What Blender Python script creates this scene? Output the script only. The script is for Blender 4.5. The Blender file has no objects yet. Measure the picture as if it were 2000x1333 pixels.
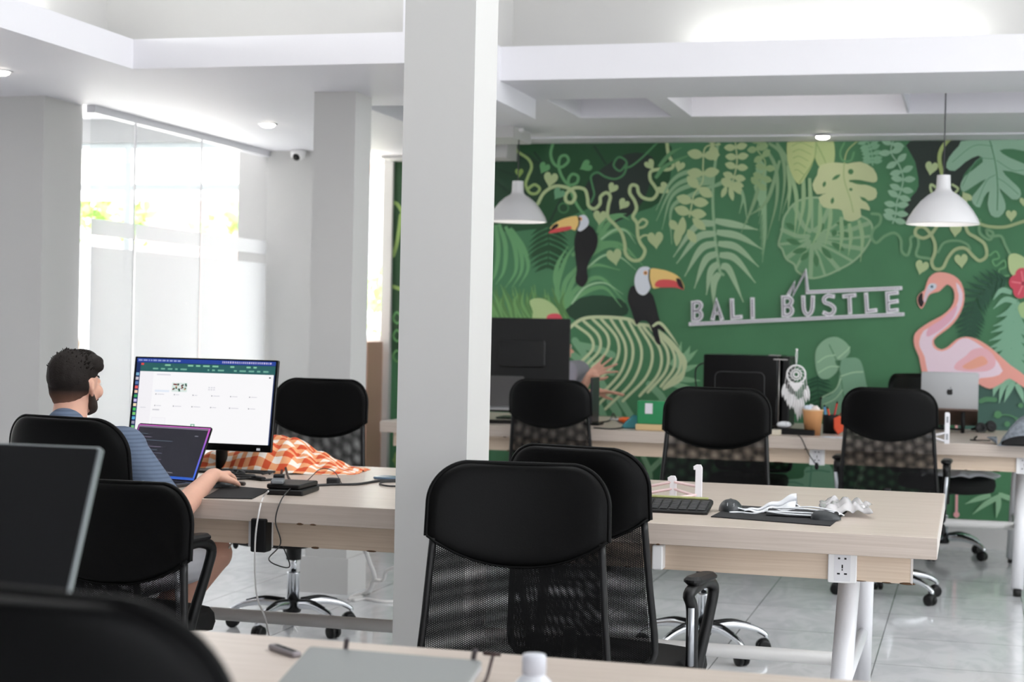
import bpy, bmesh, math, random
from mathutils import Vector, Matrix, noise
random.seed(7)
SC = bpy.context.scene
COL = SC.collection
PI = math.pi
R = math.radians

# ------------------------------------------------------------------ camera
F = 3250.0                     # focal length in pixels of the 2000 px wide frame
YAW, PITCH, ROLL, H = .270, .0104, .0215, 1.30
cy_, sy_, cp_, sp_ = math.cos(YAW), math.sin(YAW), math.cos(PITCH), math.sin(PITCH)
fw = Vector((-sy_*cp_, cy_*cp_, -sp_))
rt = Vector((cy_, sy_, 0)); up = rt.cross(fw)
rr = math.cos(ROLL)*rt + math.sin(ROLL)*up
uu = -math.sin(ROLL)*rt + math.cos(ROLL)*up
cam = bpy.data.cameras.new('camera'); cob = bpy.data.objects.new('camera', cam); COL.objects.link(cob)
cob.matrix_world = Matrix(((rr.x, uu.x, -fw.x, 0), (rr.y, uu.y, -fw.y, 0), (rr.z, uu.z, -fw.z, H), (0, 0, 0, 1)))
cam.sensor_width = 36; cam.lens = F/2000*36; cam.clip_start = .05; cam.clip_end = 200
cam.dof.use_dof = True; cam.dof.focus_distance = 4.6; cam.dof.aperture_fstop = 4.8
SC.camera = cob

def ray(x, y): return fw + (x-1000)/F*rr - (y-666.5)/F*uu
O = Vector((0, 0, H))
def PZ(x, y, z=.75):
    d = ray(x, y); return O + d*((z-H)/d.z)
def PY(x, y, Y):
    d = ray(x, y); return O + d*(Y/d.y)
def PX(x, y, X):
    d = ray(x, y); return O + d*(X/d.x)

# ------------------------------------------------------------------ colour, world, light
def lin(c):
    o = []
    for v in c[:3]:
        v /= 255.0
        o.append(v/12.92 if v <= .04045 else ((v+.055)/1.055)**2.4)
    return (*o, 1)
SC.view_settings.view_transform = 'Standard'; SC.view_settings.look = 'None'
SC.view_settings.gamma = 1; SC.view_settings.use_curve_mapping = False
SC.view_settings.exposure = 1.56
W = bpy.data.worlds.new('sky'); SC.world = W; W.use_nodes = True
bg = W.node_tree.nodes['Background']; bg.inputs[0].default_value = (.93, .96, 1, 1); bg.inputs[1].default_value = 2.0
def sun(name, rot, e, ang, c=(1, 1, 1)):
    l = bpy.data.lights.new(name, 'SUN'); l.energy = e; l.angle = ang; l.color = c
    o = bpy.data.objects.new(name, l); COL.objects.link(o); o.rotation_euler = rot; return o
sun('sun', (R(40), 0, R(150)), 13.0, R(1.5), (1, .96, .9))
def area(name, loc, rot, sx, sy, e, c=(1, 1, 1)):
    l = bpy.data.lights.new(name, 'AREA'); l.shape = 'RECTANGLE'; l.size = sx; l.size_y = sy; l.energy = e; l.color = c
    o = bpy.data.objects.new(name, l); COL.objects.link(o); o.location = loc; o.rotation_euler = rot; return o

# ------------------------------------------------------------------ materials
MC = {}
def mat(name, col, rough=.5, metal=0, emit=None, es=1, spec=.5, bump=None, var=None, trans=0, sheen=0, coat=0, alpha=1):
    if name in MC: return MC[name]
    m = bpy.data.materials.new(name); m.use_nodes = True; nt = m.node_tree; b = nt.nodes['Principled BSDF']
    b.inputs['Base Color'].default_value = lin(col); b.inputs['Roughness'].default_value = rough
    b.inputs['Metallic'].default_value = metal; b.inputs['Specular IOR Level'].default_value = spec
    b.inputs['Transmission Weight'].default_value = trans; b.inputs['Sheen Weight'].default_value = sheen
    b.inputs['Coat Weight'].default_value = coat; b.inputs['Alpha'].default_value = alpha
    if emit: b.inputs['Emission Color'].default_value = lin(emit); b.inputs['Emission Strength'].default_value = es
    if bump or var:
        tc = nt.nodes.new('ShaderNodeTexCoord')
        nz = nt.nodes.new('ShaderNodeTexNoise'); nt.links.new(tc.outputs['Object'], nz.inputs['Vector'])
        sc = (bump or var)[0]; nz.inputs['Scale'].default_value = sc; nz.inputs['Detail'].default_value = 3
        if bump:
            bp = nt.nodes.new('ShaderNodeBump'); bp.inputs['Strength'].default_value = bump[1]; bp.inputs['Distance'].default_value = .002
            nt.links.new(nz.outputs['Fac'], bp.inputs['Height']); nt.links.new(bp.outputs['Normal'], b.inputs['Normal'])
        if var:
            mx = nt.nodes.new('ShaderNodeMix'); mx.data_type = 'RGBA'
            mx.inputs[6].default_value = lin([c*(1-var[1]) for c in col]); mx.inputs[7].default_value = lin([min(255, c*(1+var[1])) for c in col])
            nt.links.new(nz.outputs['Fac'], mx.inputs[0]); nt.links.new(mx.outputs[2], b.inputs['Base Color'])
    MC[name] = m; return m
def N(nt, t, **kw):
    n = nt.nodes.new(t)
    for k, v in kw.items():
        if isinstance(k, str) and k[0] == 'i' and k[1:].isdigit(): n.inputs[int(k[1:])].default_value = v
        else: setattr(n, k, v)
    return n

white = mat('white_paint', (200, 199, 197), .55, bump=(40, .05))
ceilm = mat('ceiling_paint', (226, 225, 230), .6)
lavm = mat('coffer_paint', (220, 219, 227), .6)
plast = mat('black_plastic', (10, 10, 11), .4, spec=.35)
leather = mat('black_leather', (4, 4, 4), .45, bump=(260, .1), spec=.13)
fabric = mat('black_fabric', (7, 7, 8), .85, bump=(500, .3))
chrome = mat('chrome', (225, 228, 232), .12, 1)
silver = mat('silver_plastic', (190, 193, 198), .3, .6)
alu = mat('aluminium', (176, 177, 178), .34, .85)
whitem = mat('white_steel', (228, 228, 232), .32)
greym = mat('grey_steel_tube', (222, 221, 219), .4)
whitep = mat('white_plastic', (232, 231, 231), .35)
gloss = mat('glossy_black', (6, 6, 7), .18, spec=.3)
darkslot = mat('dark_slot', (12, 12, 12), .7)
rubber = mat('black_rubber', (20, 20, 21), .6)
blk = mat('matt_black', (11, 11, 12), .55, spec=.3)

def wood_mat(name, c1, c2, axis='X'):
    m = bpy.data.materials.new(name); m.use_nodes = True; nt = m.node_tree; b = nt.nodes['Principled BSDF']
    tc = N(nt, 'ShaderNodeTexCoord'); mp = N(nt, 'ShaderNodeMapping')
    mp.inputs['Scale'].default_value = (1.3, 26, 60)
    nt.links.new(tc.outputs['Object'], mp.inputs[0])
    nz = N(nt, 'ShaderNodeTexNoise'); nz.inputs['Scale'].default_value = 2.2; nz.inputs['Detail'].default_value = 5; nz.inputs['Distortion'].default_value = .6
    nt.links.new(mp.outputs[0], nz.inputs['Vector'])
    cr = N(nt, 'ShaderNodeValToRGB'); cr.color_ramp.elements[0].position = .3; cr.color_ramp.elements[1].position = .72
    cr.color_ramp.elements[0].color = lin(c1); cr.color_ramp.elements[1].color = lin(c2)
    nt.links.new(nz.outputs['Fac'], cr.inputs[0]); nt.links.new(cr.outputs[0], b.inputs['Base Color'])
    b.inputs['Roughness'].default_value = .33; b.inputs['Specular IOR Level'].default_value = .4
    return m
wood = wood_mat('oak_laminate', (187, 173, 161), (202, 189, 179))
wood2 = wood_mat('apron_laminate', (206, 184, 162), (220, 201, 181))
woodblk = mat('pale_block_wood', (214, 186, 140), .5)
chipm = mat('exposed_chipboard', (96, 70, 48), .9)

def floor_mat():
    m = bpy.data.materials.new('polished_tile'); m.use_nodes = True; nt = m.node_tree; b = nt.nodes['Principled BSDF']
    geo = N(nt, 'ShaderNodeNewGeometry'); sp = N(nt, 'ShaderNodeSeparateXYZ'); nt.links.new(geo.outputs['Position'], sp.inputs[0])
    def line(out, off):
        a = N(nt, 'ShaderNodeMath', operation='ADD'); a.inputs[1].default_value = off; nt.links.new(out, a.inputs[0])
        p = N(nt, 'ShaderNodeMath', operation='PINGPONG'); p.inputs[1].default_value = .3; nt.links.new(a.outputs[0], p.inputs[0])
        l = N(nt, 'ShaderNodeMath', operation='LESS_THAN'); l.inputs[1].default_value = .0022; nt.links.new(p.outputs[0], l.inputs[0]); return l
    lx = line(sp.outputs[0], .94+60); ly = line(sp.outputs[1], -7.25+60)
    mxx = N(nt, 'ShaderNodeMath', operation='MAXIMUM'); nt.links.new(lx.outputs[0], mxx.inputs[0]); nt.links.new(ly.outputs[0], mxx.inputs[1])
    mp = N(nt, 'ShaderNodeMapping'); mp.inputs['Scale'].default_value = (2.2, 1.0, 1); mp.inputs['Rotation'].default_value = (0, 0, .5)
    nt.links.new(geo.outputs['Position'], mp.inputs[0])
    nz = N(nt, 'ShaderNodeTexNoise'); nz.inputs['Scale'].default_value = 2.6; nz.inputs['Detail'].default_value = 7; nz.inputs['Distortion'].default_value = 2.2
    nt.links.new(mp.outputs[0], nz.inputs['Vector'])
    cr = N(nt, 'ShaderNodeValToRGB'); e = cr.color_ramp.elements
    e[0].position = .38; e[0].color = lin((214, 216, 218)); e[1].position = .6; e[1].color = lin((228, 229, 231))
    nt.links.new(nz.outputs['Fac'], cr.inputs[0])
    mx = N(nt, 'ShaderNodeMix', data_type='RGBA'); mx.inputs[7].default_value = lin((120, 122, 122))
    nt.links.new(mxx.outputs[0], mx.inputs[0]); nt.links.new(cr.outputs[0], mx.inputs[6]); nt.links.new(mx.outputs[2], b.inputs['Base Color'])
    b.inputs['Roughness'].default_value = .09; b.inputs['Specular IOR Level'].default_value = .6
    return m
def net_mat():
    m = bpy.data.materials.new('chair_netting'); m.use_nodes = True; nt = m.node_tree; b = nt.nodes['Principled BSDF']
    b.inputs['Base Color'].default_value = lin((9, 9, 10)); b.inputs['Roughness'].default_value = .7; b.inputs['Specular IOR Level'].default_value = .2
    uv = N(nt, 'ShaderNodeUVMap'); sp = N(nt, 'ShaderNodeSeparateXYZ'); nt.links.new(uv.outputs[0], sp.inputs[0])
    K = 2*PI/.0042
    tot = None
    for a in (0, 60, 120):
        mu = N(nt, 'ShaderNodeMath', operation='MULTIPLY'); mu.inputs[1].default_value = K*math.cos(R(a)); nt.links.new(sp.outputs[0], mu.inputs[0])
        ma = N(nt, 'ShaderNodeMath', operation='MULTIPLY_ADD'); ma.inputs[1].default_value = K*math.sin(R(a)); nt.links.new(sp.outputs[1], ma.inputs[0]); nt.links.new(mu.outputs[0], ma.inputs[2])
        c = N(nt, 'ShaderNodeMath', operation='COSINE'); nt.links.new(ma.outputs[0], c.inputs[0])
        if tot is None: tot = c
        else:
            s = N(nt, 'ShaderNodeMath', operation='ADD'); nt.links.new(tot.outputs[0], s.inputs[0]); nt.links.new(c.outputs[0], s.inputs[1]); tot = s
    g = N(nt, 'ShaderNodeMath', operation='LESS_THAN'); g.inputs[1].default_value = .03; nt.links.new(tot.outputs[0], g.inputs[0])
    nt.links.new(g.outputs[0], b.inputs['Alpha'])
    return m
netm = net_mat()

# ------------------------------------------------------------------ mesh builder
def catmull(pts, n=6, closed=False):
    P = [Vector(p) for p in pts]
    if len(P) < 3: return P
    out = []; L = len(P)
    for i in range(L if closed else L-1):
        if closed: p0, p1, p2, p3 = P[(i-1) % L], P[i], P[(i+1) % L], P[(i+2) % L]
        else:
            p1, p2 = P[i], P[i+1]; p0 = P[i-1] if i else p1*2-p2; p3 = P[i+2] if i+2 < L else p2*2-p1
        for k in range(n):
            t = k/n; t2 = t*t; t3 = t2*t
            out.append(.5*((2*p1)+(p2-p0)*t+(2*p0-5*p1+4*p2-p3)*t2+(3*p1-p0-3*p2+p3)*t3))
    if not closed: out.append(P[-1])
    return out
def rrect(w, h, r, n=5):
    o = []
    r = min(r, w/2-1e-5, h/2-1e-5)
    for cx, cy, a in ((w/2-r, h/2-r, 0), (-w/2+r, h/2-r, 90), (-w/2+r, -h/2+r, 180), (w/2-r, -h/2+r, 270)):
        for k in range(n+1):
            t = R(a+90*k/n); o.append((cx+r*math.cos(t), cy+r*math.sin(t)))
    return o
class MB:
    def __init__(s): s.v = []; s.f = []; s.m = []; s.sm = []; s.uv = {}; s.M = Matrix.Identity(4)
    def add(s, vs, fs, mi=0, smooth=False):
        b = len(s.v); s.v += [s.M @ Vector(v) for v in vs]
        for f in fs: s.f.append([b+i for i in f]); s.m.append(mi); s.sm.append(smooth)
        return b
    def box(s, x0, x1, y0, y1, z0, z1, mi=0):
        s.add([(x0,y0,z0),(x1,y0,z0),(x1,y1,z0),(x0,y1,z0),(x0,y0,z1),(x1,y0,z1),(x1,y1,z1),(x0,y1,z1)],
              [(0,3,2,1),(4,5,6,7),(0,1,5,4),(1,2,6,5),(2,3,7,6),(3,0,4,7)], mi); return s
    def prism(s, outl, z0, z1, ch=0, mi=0, T=None, smooth=False):
        n = len(outl); cx = sum(p[0] for p in outl)/n; cy = sum(p[1] for p in outl)/n
        W_ = max(abs(p[0]-cx) for p in outl) or 1; H_ = max(abs(p[1]-cy) for p in outl) or 1
        rings = [(z0, ch), (z0+ch, 0), (z1-ch, 0), (z1, ch)] if ch else [(z0, 0), (z1, 0)]
        vs = []
        for z, c in rings:
            for p in outl:
                v = Vector((cx+(p[0]-cx)*(1-c/W_), cy+(p[1]-cy)*(1-c/H_), z)); vs.append(T @ v if T else v)
        fs = [tuple(range(n-1, -1, -1)), tuple((len(rings)-1)*n+i for i in range(n))]
        b = s.add(vs, fs, mi, False)
        for r in range(len(rings)-1):
            for i in range(n):
                j = (i+1) % n; s.f.append([b+r*n+i, b+r*n+j, b+(r+1)*n+j, b+(r+1)*n+i]); s.m.append(mi); s.sm.append(smooth)
        return s
    def rbox(s, cx, cy, z0, z1, w, d, r=.01, ch=.003, mi=0, T=None, n=4):
        o = [(cx+p[0], cy+p[1]) for p in rrect(w, d, r, n)]
        return s.prism(o, z0, z1, min(ch, (z1-z0)/2.2), mi, T)
    def tube(s, pts, r, seg=10, mi=0, n=0, cap=True, flat=1.0, closed=False):
        P = catmull(pts, n, closed) if n else [Vector(p) for p in pts]
        L = len(P); rs = r if isinstance(r, (list, tuple)) else None
        def rad(i):
            if not rs: return r
            t = i/(L-1)*(len(rs)-1); k = min(int(t), len(rs)-2); return rs[k]*(1-(t-k))+rs[k+1]*(t-k)
        vs = []; prev = None
        for i in range(L):
            if closed: t = P[(i+1) % L]-P[(i-1) % L]
            else: t = P[min(i+1, L-1)]-P[max(i-1, 0)]
            if t.length < 1e-9: t = Vector((0, 0, 1))
            t.normalize()
            if prev is None:
                a = Vector((0, 0, 1)) if abs(t.z) < .9 else Vector((1, 0, 0)); nx = t.cross(a).normalized()
            else:
                nx = (prev - t*prev.dot(t)); nx = nx.normalized() if nx.length > 1e-6 else prev
            prev = nx; ny = t.cross(nx)
            for k in range(seg):
                a = 2*PI*k/seg; vs.append(P[i]+(nx*math.cos(a)+ny*math.sin(a)*flat)*rad(i))
        fs = []
        for i in range(L if closed else L-1):
            for k in range(seg):
                k2 = (k+1) % seg; i2 = (i+1) % L; fs.append((i*seg+k, i*seg+k2, i2*seg+k2, i2*seg+k))
        if cap and not closed: fs += [tuple(range(seg-1, -1, -1)), tuple((L-1)*seg+k for k in range(seg))]
        s.add(vs, fs, mi, True); return s
    def lathe(s, prof, seg=24, mi=0, T=None, cap=True):
        vs = []
        for r, z in prof:
            for k in range(seg):
                a = 2*PI*k/seg; v = Vector((r*math.cos(a), r*math.sin(a), z)); vs.append(T @ v if T else v)
        fs = []
        for i in range(len(prof)-1):
            for k in range(seg):
                k2 = (k+1) % seg; fs.append((i*seg+k, i*seg+k2, (i+1)*seg+k2, (i+1)*seg+k))
        if cap: fs += [tuple(range(seg-1, -1, -1)), tuple((len(prof)-1)*seg+k for k in range(seg))]
        s.add(vs, fs, mi, True); return s
    def ball(s, c, r, seg=14, mi=0, T=None):
        rx, ry, rz = (r, r, r) if not isinstance(r, (tuple, list)) else r
        prof = [(math.sin(PI*i/seg), -math.cos(PI*i/seg)) for i in range(seg+1)]
        vs = []
        for a, z in prof:
            for k in range(seg):
                t = 2*PI*k/seg; v = Vector((c[0]+rx*a*math.cos(t), c[1]+ry*a*math.sin(t), c[2]+rz*z)); vs.append(T @ v if T else v)
        fs = []
        for i in range(seg):
            for k in range(seg):
                k2 = (k+1) % seg; fs.append((i*seg+k, i*seg+k2, (i+1)*seg+k2, (i+1)*seg+k))
        s.add(vs, fs, mi, True); return s
    def sheet(s, fn, nu, nv, th=0, mi=0, smooth=True):
        """fn(u,v)->Vector; thickness th along the normal"""
        g = [[Vector(fn(i/(nu-1), j/(nv-1))) for i in range(nu)] for j in range(nv)]
        vs = [p for row in g for p in row]
        fs = [(j*nu+i, j*nu+i+1, (j+1)*nu+i+1, (j+1)*nu+i) for j in range(nv-1) for i in range(nu-1)]
        if th:
            nr = []
            for j in range(nv):
                for i in range(nu):
                    a = g[j][min(i+1, nu-1)]-g[j][max(i-1, 0)]; b = g[min(j+1, nv-1)][i]-g[max(j-1, 0)][i]
                    c = a.cross(b); nr.append(c.normalized() if c.length > 1e-12 else Vector((0, 0, 1)))
            n0 = len(vs); vs += [p-n_*th for p, n_ in zip(vs, nr)]
            fs += [tuple(reversed([q+n0 for q in f])) for f in fs[:]]
            ed = [i for i in range(nu)]+[j*nu+nu-1 for j in range(1, nv)]+[(nv-1)*nu+i for i in range(nu-2, -1, -1)]+[j*nu for j in range(nv-2, 0, -1)]
            for k in range(len(ed)):
                a, b = ed[k], ed[(k+1) % len(ed)]; fs.append((b, a, a+n0, b+n0))
        s.add(vs, fs, mi, smooth); return s
    def build(s, name, mats, parent=None, fixn=True):
        me = bpy.data.meshes.new(name); me.from_pydata([tuple(v) for v in s.v], [], s.f)
        for m in (mats if isinstance(mats, (list, tuple)) else [mats]): me.materials.append(m)
        me.polygons.foreach_set('material_index', s.m); me.polygons.foreach_set('use_smooth', s.sm)
        me.update()
        if fixn:
            bm = bmesh.new(); bm.from_mesh(me); bmesh.ops.recalc_face_normals(bm, faces=bm.faces); bm.to_mesh(me); bm.free()
        o = bpy.data.objects.new(name, me); COL.objects.link(o)
        if parent: o.parent = parent
        return o
def tag(o, label, cat, group=None):
    o['label'] = label; o['category'] = cat
    if group: o['group'] = group
    return o
def thing(name, label, cat, loc=(0, 0, 0), rz=0, group=None):
    e = bpy.data.objects.new(name, None); e.empty_display_size = .1; COL.objects.link(e)
    e.location = loc; e.rotation_euler = (0, 0, rz); return tag(e, label, cat, group)
def struct(mb, name, m, parent=None):
    o = mb.build(name, m, parent); o['kind'] = 'structure'; return o
def dup(root, loc, rz, label):
    r = root.copy(); COL.objects.link(r); r.location = loc; r.rotation_euler = (0, 0, rz); r['label'] = label
    for ch in list(root.children):
        c = ch.copy(); COL.objects.link(c); c.parent = r
        for g in ch.children:
            d = g.copy(); COL.objects.link(d); d.parent = c
    return r
def uvrot(o, ang, sc=1, warp=0):
    me = o.data; uvl = me.uv_layers.new(name='UVMap'); ca, sa = math.cos(ang)*sc, math.sin(ang)*sc
    for l in me.loops:
        c = me.vertices[l.vertex_index].co; uvl.data[l.index].uv = (c.x*1.004+c.z*.022, c.z*1.085+c.x*.05) if warp else (c.x*ca-c.z*sa, c.x*sa+c.z*ca)

# ------------------------------------------------------------------ skylight and cove lamps
ZL, ZR = 2.383, 2.485          # low ceiling behind the left bay, slightly higher ceiling in the right bay
area('skylight_daylight', (.2, 4.4, 3.7), (0, 0, 0), 6.5, 4.5, 44, (.97, .99, 1))
area('window_daylight', (-7.0, 10.0, 1.5), (R(90), 0, R(180)), 4.6, 1.9, 20, (.95, .98, 1))

# ------------------------------------------------------------------ the shell
YB = 10.49
mb = MB(); mb.add([(-13, -5, 0), (8, -5, 0), (8, 10.7, 0), (-13, 10.7, 0)], [(0, 1, 2, 3)]); struct(mb, 'floor', floor_mat())
# ceiling: slabs round the two stepped openings of the light well
XO, XJ, YA, YBk, YN = -3.58, -2.25, 6.6, 7.81, 1.2
mb = MB()
mb.box(-9.5, XO, -5, 7.7, ZL, ZL+.13)
mb.box(-4.45, XO, 7.7, 7.9, ZL, ZL+.13)
mb.box(-4.45, -3.0, 7.9, 10.7, ZL, ZL+.13)
mb.box(XO, XJ-.08, YA, 7.9, ZL, ZL+.13)
mb.box(-3.0, XJ-.08, 7.9, 10.7, ZR, ZR+.1)
mb.box(XO, 6, -5, YN, ZL, ZL+.13)
mb.box(XJ-.08, XJ, YA, 8.5, ZL, ZR+.165)
mb.box(XJ, 6, YBk, 8.5, ZR, ZR+.165)
# coffers of the right bay
mb.box(XJ-.08, -2.19, 8.5, YB, ZR, ZR+.4)
mb.box(-2.19, 6, 9.28, YB, ZR, ZR+.4)
mb.box(-1.66, -1.55, 8.5, 9.28, ZR, ZR+.4)
struct(mb, 'ceiling', ceilm)
mb = MB(); mb.box(-2.19, -1.66, 8.5, 9.28, 2.62, 2.7); mb.box(-1.55, -.37, 8.5, 9.28, 2.74, 2.8); mb.box(-.37, 6, 8.5, 9.28, 2.60, 2.8)
mb.box(-.372, -.36, 8.52, 9.28, ZR+.005, 2.6)
struct(mb, 'ceiling', lavm)
# light-well walls above the lip, set back from it
mb = MB(); mb.box(XO-.42, XO-.3, YN-.3, YA+.42, ZL+.12, 4.2); mb.box(XO-.3, XJ-.1, YA+.3, YA+.42, ZL+.12, 4.2); mb.box(XJ-.1, 6, YBk+.28, YBk+.4, ZR+.16, 4.2)
mb.box(XJ-.1, XJ-.02, YA+.3, YBk+.28, ZL+.14, 4.2)
mb.box(XO-.4, 6, YN-.1, YN-.01, ZL+.13, 4.2); mb.box(XO-.45, 6.1, YN-.1, YBk+.5, 4.2, 4.3)
struct(mb, 'wall_skylight', white)
# downstand beams near the mural
mb = MB()
a = PY(738, 222, 9.6); b = PY(1003, 268, 9.6)
mb.box(a.x, b.x, 9.6, 10.0, b.z, a.z+.2)
a = PY(745, 270, 10.25); b = PY(990, 308, 10.25)
mb.box(a.x, b.x, 10.25, YB, b.z, ZR+.1)
struct(mb, 'beam', white)
mb = MB(); mb.box(b.x, 6, 10.2, YB, 2.476, ZR+.05); struct(mb, 'trim_1', ceilm)

# mural wall, its end trim and the baseboard
wallg = mat('mural_ground_green', (72, 128, 88), .6, var=(3, .09))
mb = MB(); mb.box(-3.74, 6, YB, 10.7, 0, 4.2); struct(mb, 'wall_back', wallg)
mb = MB(); mb.box(-3.80, -3.735, YB-.05, 10.72, 0, 2.5); struct(mb, 'trim_2', white)
mb = MB(); mb.box(-3.73, 6, YB-.02, YB-.001, 0, .168); struct(mb, 'baseboard_back', white)
mb = MB(); mb.box(-4.62, -3.85, 9.95, 10.1, 0, ZL); struct(mb, 'wall_left', white)
mb = MB(); mb.box(-4.62, -3.74, 10.62, 10.7, 0, 1.17); mb.box(-4.62, -3.74, 10.62, 10.7, 2.42, 4.2); struct(mb, 'wall_window', white)
mb = MB()
for x in (-4.62, -4.3, -3.83): mb.box(x, x+.035, 10.62, 10.68, 1.17, 2.42)
mb.box(-4.62, -3.79, 10.62, 10.68, 1.17, 1.2); mb.box(-4.62, -3.79, 10.62, 10.68, 2.39, 2.42)
w1 = struct(mb, 'window_1', whitem)
glass = bpy.data.materials.new('clear_glass'); glass.use_nodes = True; nt = glass.node_tree; b_ = nt.nodes['Principled BSDF']; nt.nodes.remove(b_)
o_ = nt.nodes['Material Output']; tr = N(nt, 'ShaderNodeBsdfTransparent'); tr.inputs[0].default_value = (.95, .955, .955, 1); gl = N(nt, 'ShaderNodeBsdfGlossy'); gl.inputs['Roughness'].default_value = .02
ms = N(nt, 'ShaderNodeMixShader'); ms.inputs[0].default_value = .07; nt.links.new(tr.outputs[0], ms.inputs[1]); nt.links.new(gl.outputs[0], ms.inputs[2]); nt.links.new(ms.outputs[0], o_.inputs[0])
frost = bpy.data.materials.new('frosted_film'); frost.use_nodes = True; nt = frost.node_tree; nt.nodes.remove(nt.nodes['Principled BSDF'])
o_ = nt.nodes['Material Output']; tl = N(nt, 'ShaderNodeBsdfTranslucent'); tl.inputs[0].default_value = (.69, .695, .70, 1); df = N(nt, 'ShaderNodeBsdfDiffuse'); df.inputs[0].default_value = (.8, .8, .81, 1)
tr = N(nt, 'ShaderNodeBsdfTransparent'); m1 = N(nt, 'ShaderNodeMixShader'); m1.inputs[0].default_value = .3; m2 = N(nt, 'ShaderNodeMixShader'); m2.inputs[0].default_value = .12
nt.links.new(tl.outputs[0], m1.inputs[1]); nt.links.new(df.outputs[0], m1.inputs[2]); nt.links.new(m1.outputs[0], m2.inputs[1]); nt.links.new(tr.outputs[0], m2.inputs[2]); nt.links.new(m2.outputs[0], o_.inputs[0])
mb = MB(); mb.box(-4.6, -3.8, 10.64, 10.646, 1.19, 2.4); g_ = mb.build('pane', glass, w1)

# columns
mb = MB(); mb.box(-1.54, -1.335, 4.38, 4.6, 0, ZR+.1); mb.box(-1.54, -1.335, 4.38, 4.6, ZR, 4.1)
struct(mb, 'column', white)
mb = MB(); mb.box(-3.045, -2.835, 7.385, 7.60, 0, ZL+.02); mb.box(-3.062, -2.82, 7.37, 7.615, 0, .17)
struct(mb, 'column', white)
mb = MB(); mb.box(-5.2, -4.47, 7.35, 7.72, 0, ZL+.02); struct(mb, 'column', white)

# frameless glass partition with frosted film, between the grey column and the far wall
XG = -4.42
mb = MB()
ys = [7.72, PX(258, 600, XG).y, PX(388, 600, XG).y, 9.95]
for i in range(3): mb.box(XG-.005, XG+.005, ys[i]+.004, ys[i+1]-.004, .02, 2.345)
wp = struct(mb, 'window_2', glass)
mb = MB()
for i in range(3):
    mb.box(XG+.0055, XG+.0075, ys[i]+.008, ys[i+1]-.008, .02, 1.655); mb.box(XG+.0055, XG+.0075, ys[i]+.008, ys[i+1]-.008, 1.715, 1.80)
o = mb.build('frosted_film', frost, wp)
mb = MB(); mb.box(XG-.03, XG+.02, 7.72, 9.95, 2.345, ZL+.01)
for y in ys[1:3]: mb.box(XG-.006, XG+.006, y-.003, y+.003, .02, 2.345)
o = mb.build('glass_track', whitem, wp)
# the bright side room beyond it
mb = MB(); mb.box(-12, XG-.03, -2, 10.3, 2.63, 2.75); struct(mb, 'ceiling', ceilm)
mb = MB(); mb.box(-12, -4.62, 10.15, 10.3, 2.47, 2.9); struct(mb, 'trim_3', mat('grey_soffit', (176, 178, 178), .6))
mb = MB()
for x in (-9.5, -8.2, PY(253, 400, 10.2).x-.03, -4.66): mb.box(x, x+.05, 10.18, 10.24, 0, 2.47)
zt = PY(300, 366, 10.2).z; mb.box(-10, -4.62, 10.19, 10.23, zt-.02, zt+.02); mb.box(-10, -4.62, 10.185, 10.235, 2.43, 2.468)
w3 = struct(mb, 'window_3', mat('pale_window_frame', (214, 222, 224), .4))
mb = MB(); mb.box(-10, -4.62, 10.2, 10.206, .02, 2.45); mb.build('pane', glass, w3)
mb = MB(); mb.box(-9.7, -9.5, -5, 10.3, 0, 2.7); struct(mb, 'wall_left', white)
mb = MB(); mb.box(-9.7, -1.9, -4.9, -4.8, 0, ZL); struct(mb, 'wall_front_light_block', white)  # unseen wall behind the camera, added to shade the left side
mb = MB(); mb.box(5.9, 6.0, -5, 10.7, 0, 1.9); mb.box(-9.7, 8, -5.1, -5, 0, .9); struct(mb, 'wall_low_light_block', white)  # unseen low walls; the right-hand one is raised to block side light

# outdoors beyond the windows
mb = MB(); mb.add([(-30, 10.72, -.02), (10, 10.72, -.02), (10, 40, -.02), (-30, 40, -.02)], [(0, 1, 2, 3)]); struct(mb, 'ground', mat('pale_paving', (225, 222, 216), .8))
def block(name, lab, cat, x0, x1, y, z0, z1, c, d=1.0, roofc=(180, 120, 100)):
    t = thing(name, lab, cat, ((x0+x1)/2, y+d/2, 0))
    m = MB(); m.M = Matrix.Translation((-(x0+x1)/2, -(y+d/2), 0)); m.box(x0, x1, y, y+d, z0, z1); m.build('wall', c, t)
    m = MB(); m.M = Matrix.Translation((-(x0+x1)/2, -(y+d/2), 0))
    m.add([(x0-.3, y-.3, z1), (x1+.3, y-.3, z1), (x1+.3, y+d, z1+.5), (x0-.3, y+d, z1+.5), (x0-.3, y+d, z1)], [(0, 1, 2, 3), (0, 3, 4)]); m.build('roof', mat('clay_roof', roofc, .8), t)
    return t
pinkw = mat('faded_pink_wall', (236, 208, 200), .85)
a, b = PY(335, 385, 18), PY(490, 425, 18)
block('house', 'pale pink low house beyond the glass partition', 'house', a.x-1, b.x+1, 18, 0, a.z, pinkw)
a, b = PY(200, 375, 16), PY(258, 400, 16)
block('garden_wall', 'pink-topped white garden wall between green shrub and window post', 'wall', a.x, b.x, 16, 0, a.z-.1, mat('whitewash', (235, 233, 230), .8), .3, (210, 150, 140))
mb = MB(); a, b = PY(130, 285, 12.2), PY(488, 366, 12.2)
mb.add([(a.x-1, 11.2, 2.9), (b.x+.5, 11.2, 2.9), (b.x+.5, 13.6, b.z+.05), (a.x-1, 13.6, b.z+.05), (a.x-1, 11.2, 2.86), (b.x+.5, 11.2, 2.86), (b.x+.5, 13.6, b.z), (a.x-1, 13.6, b.z)],
       [(0, 1, 2, 3), (7, 6, 5, 4), (0, 4, 5, 1), (2, 6, 7, 3), (1, 5, 6, 2), (0, 3, 7, 4)])
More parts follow.
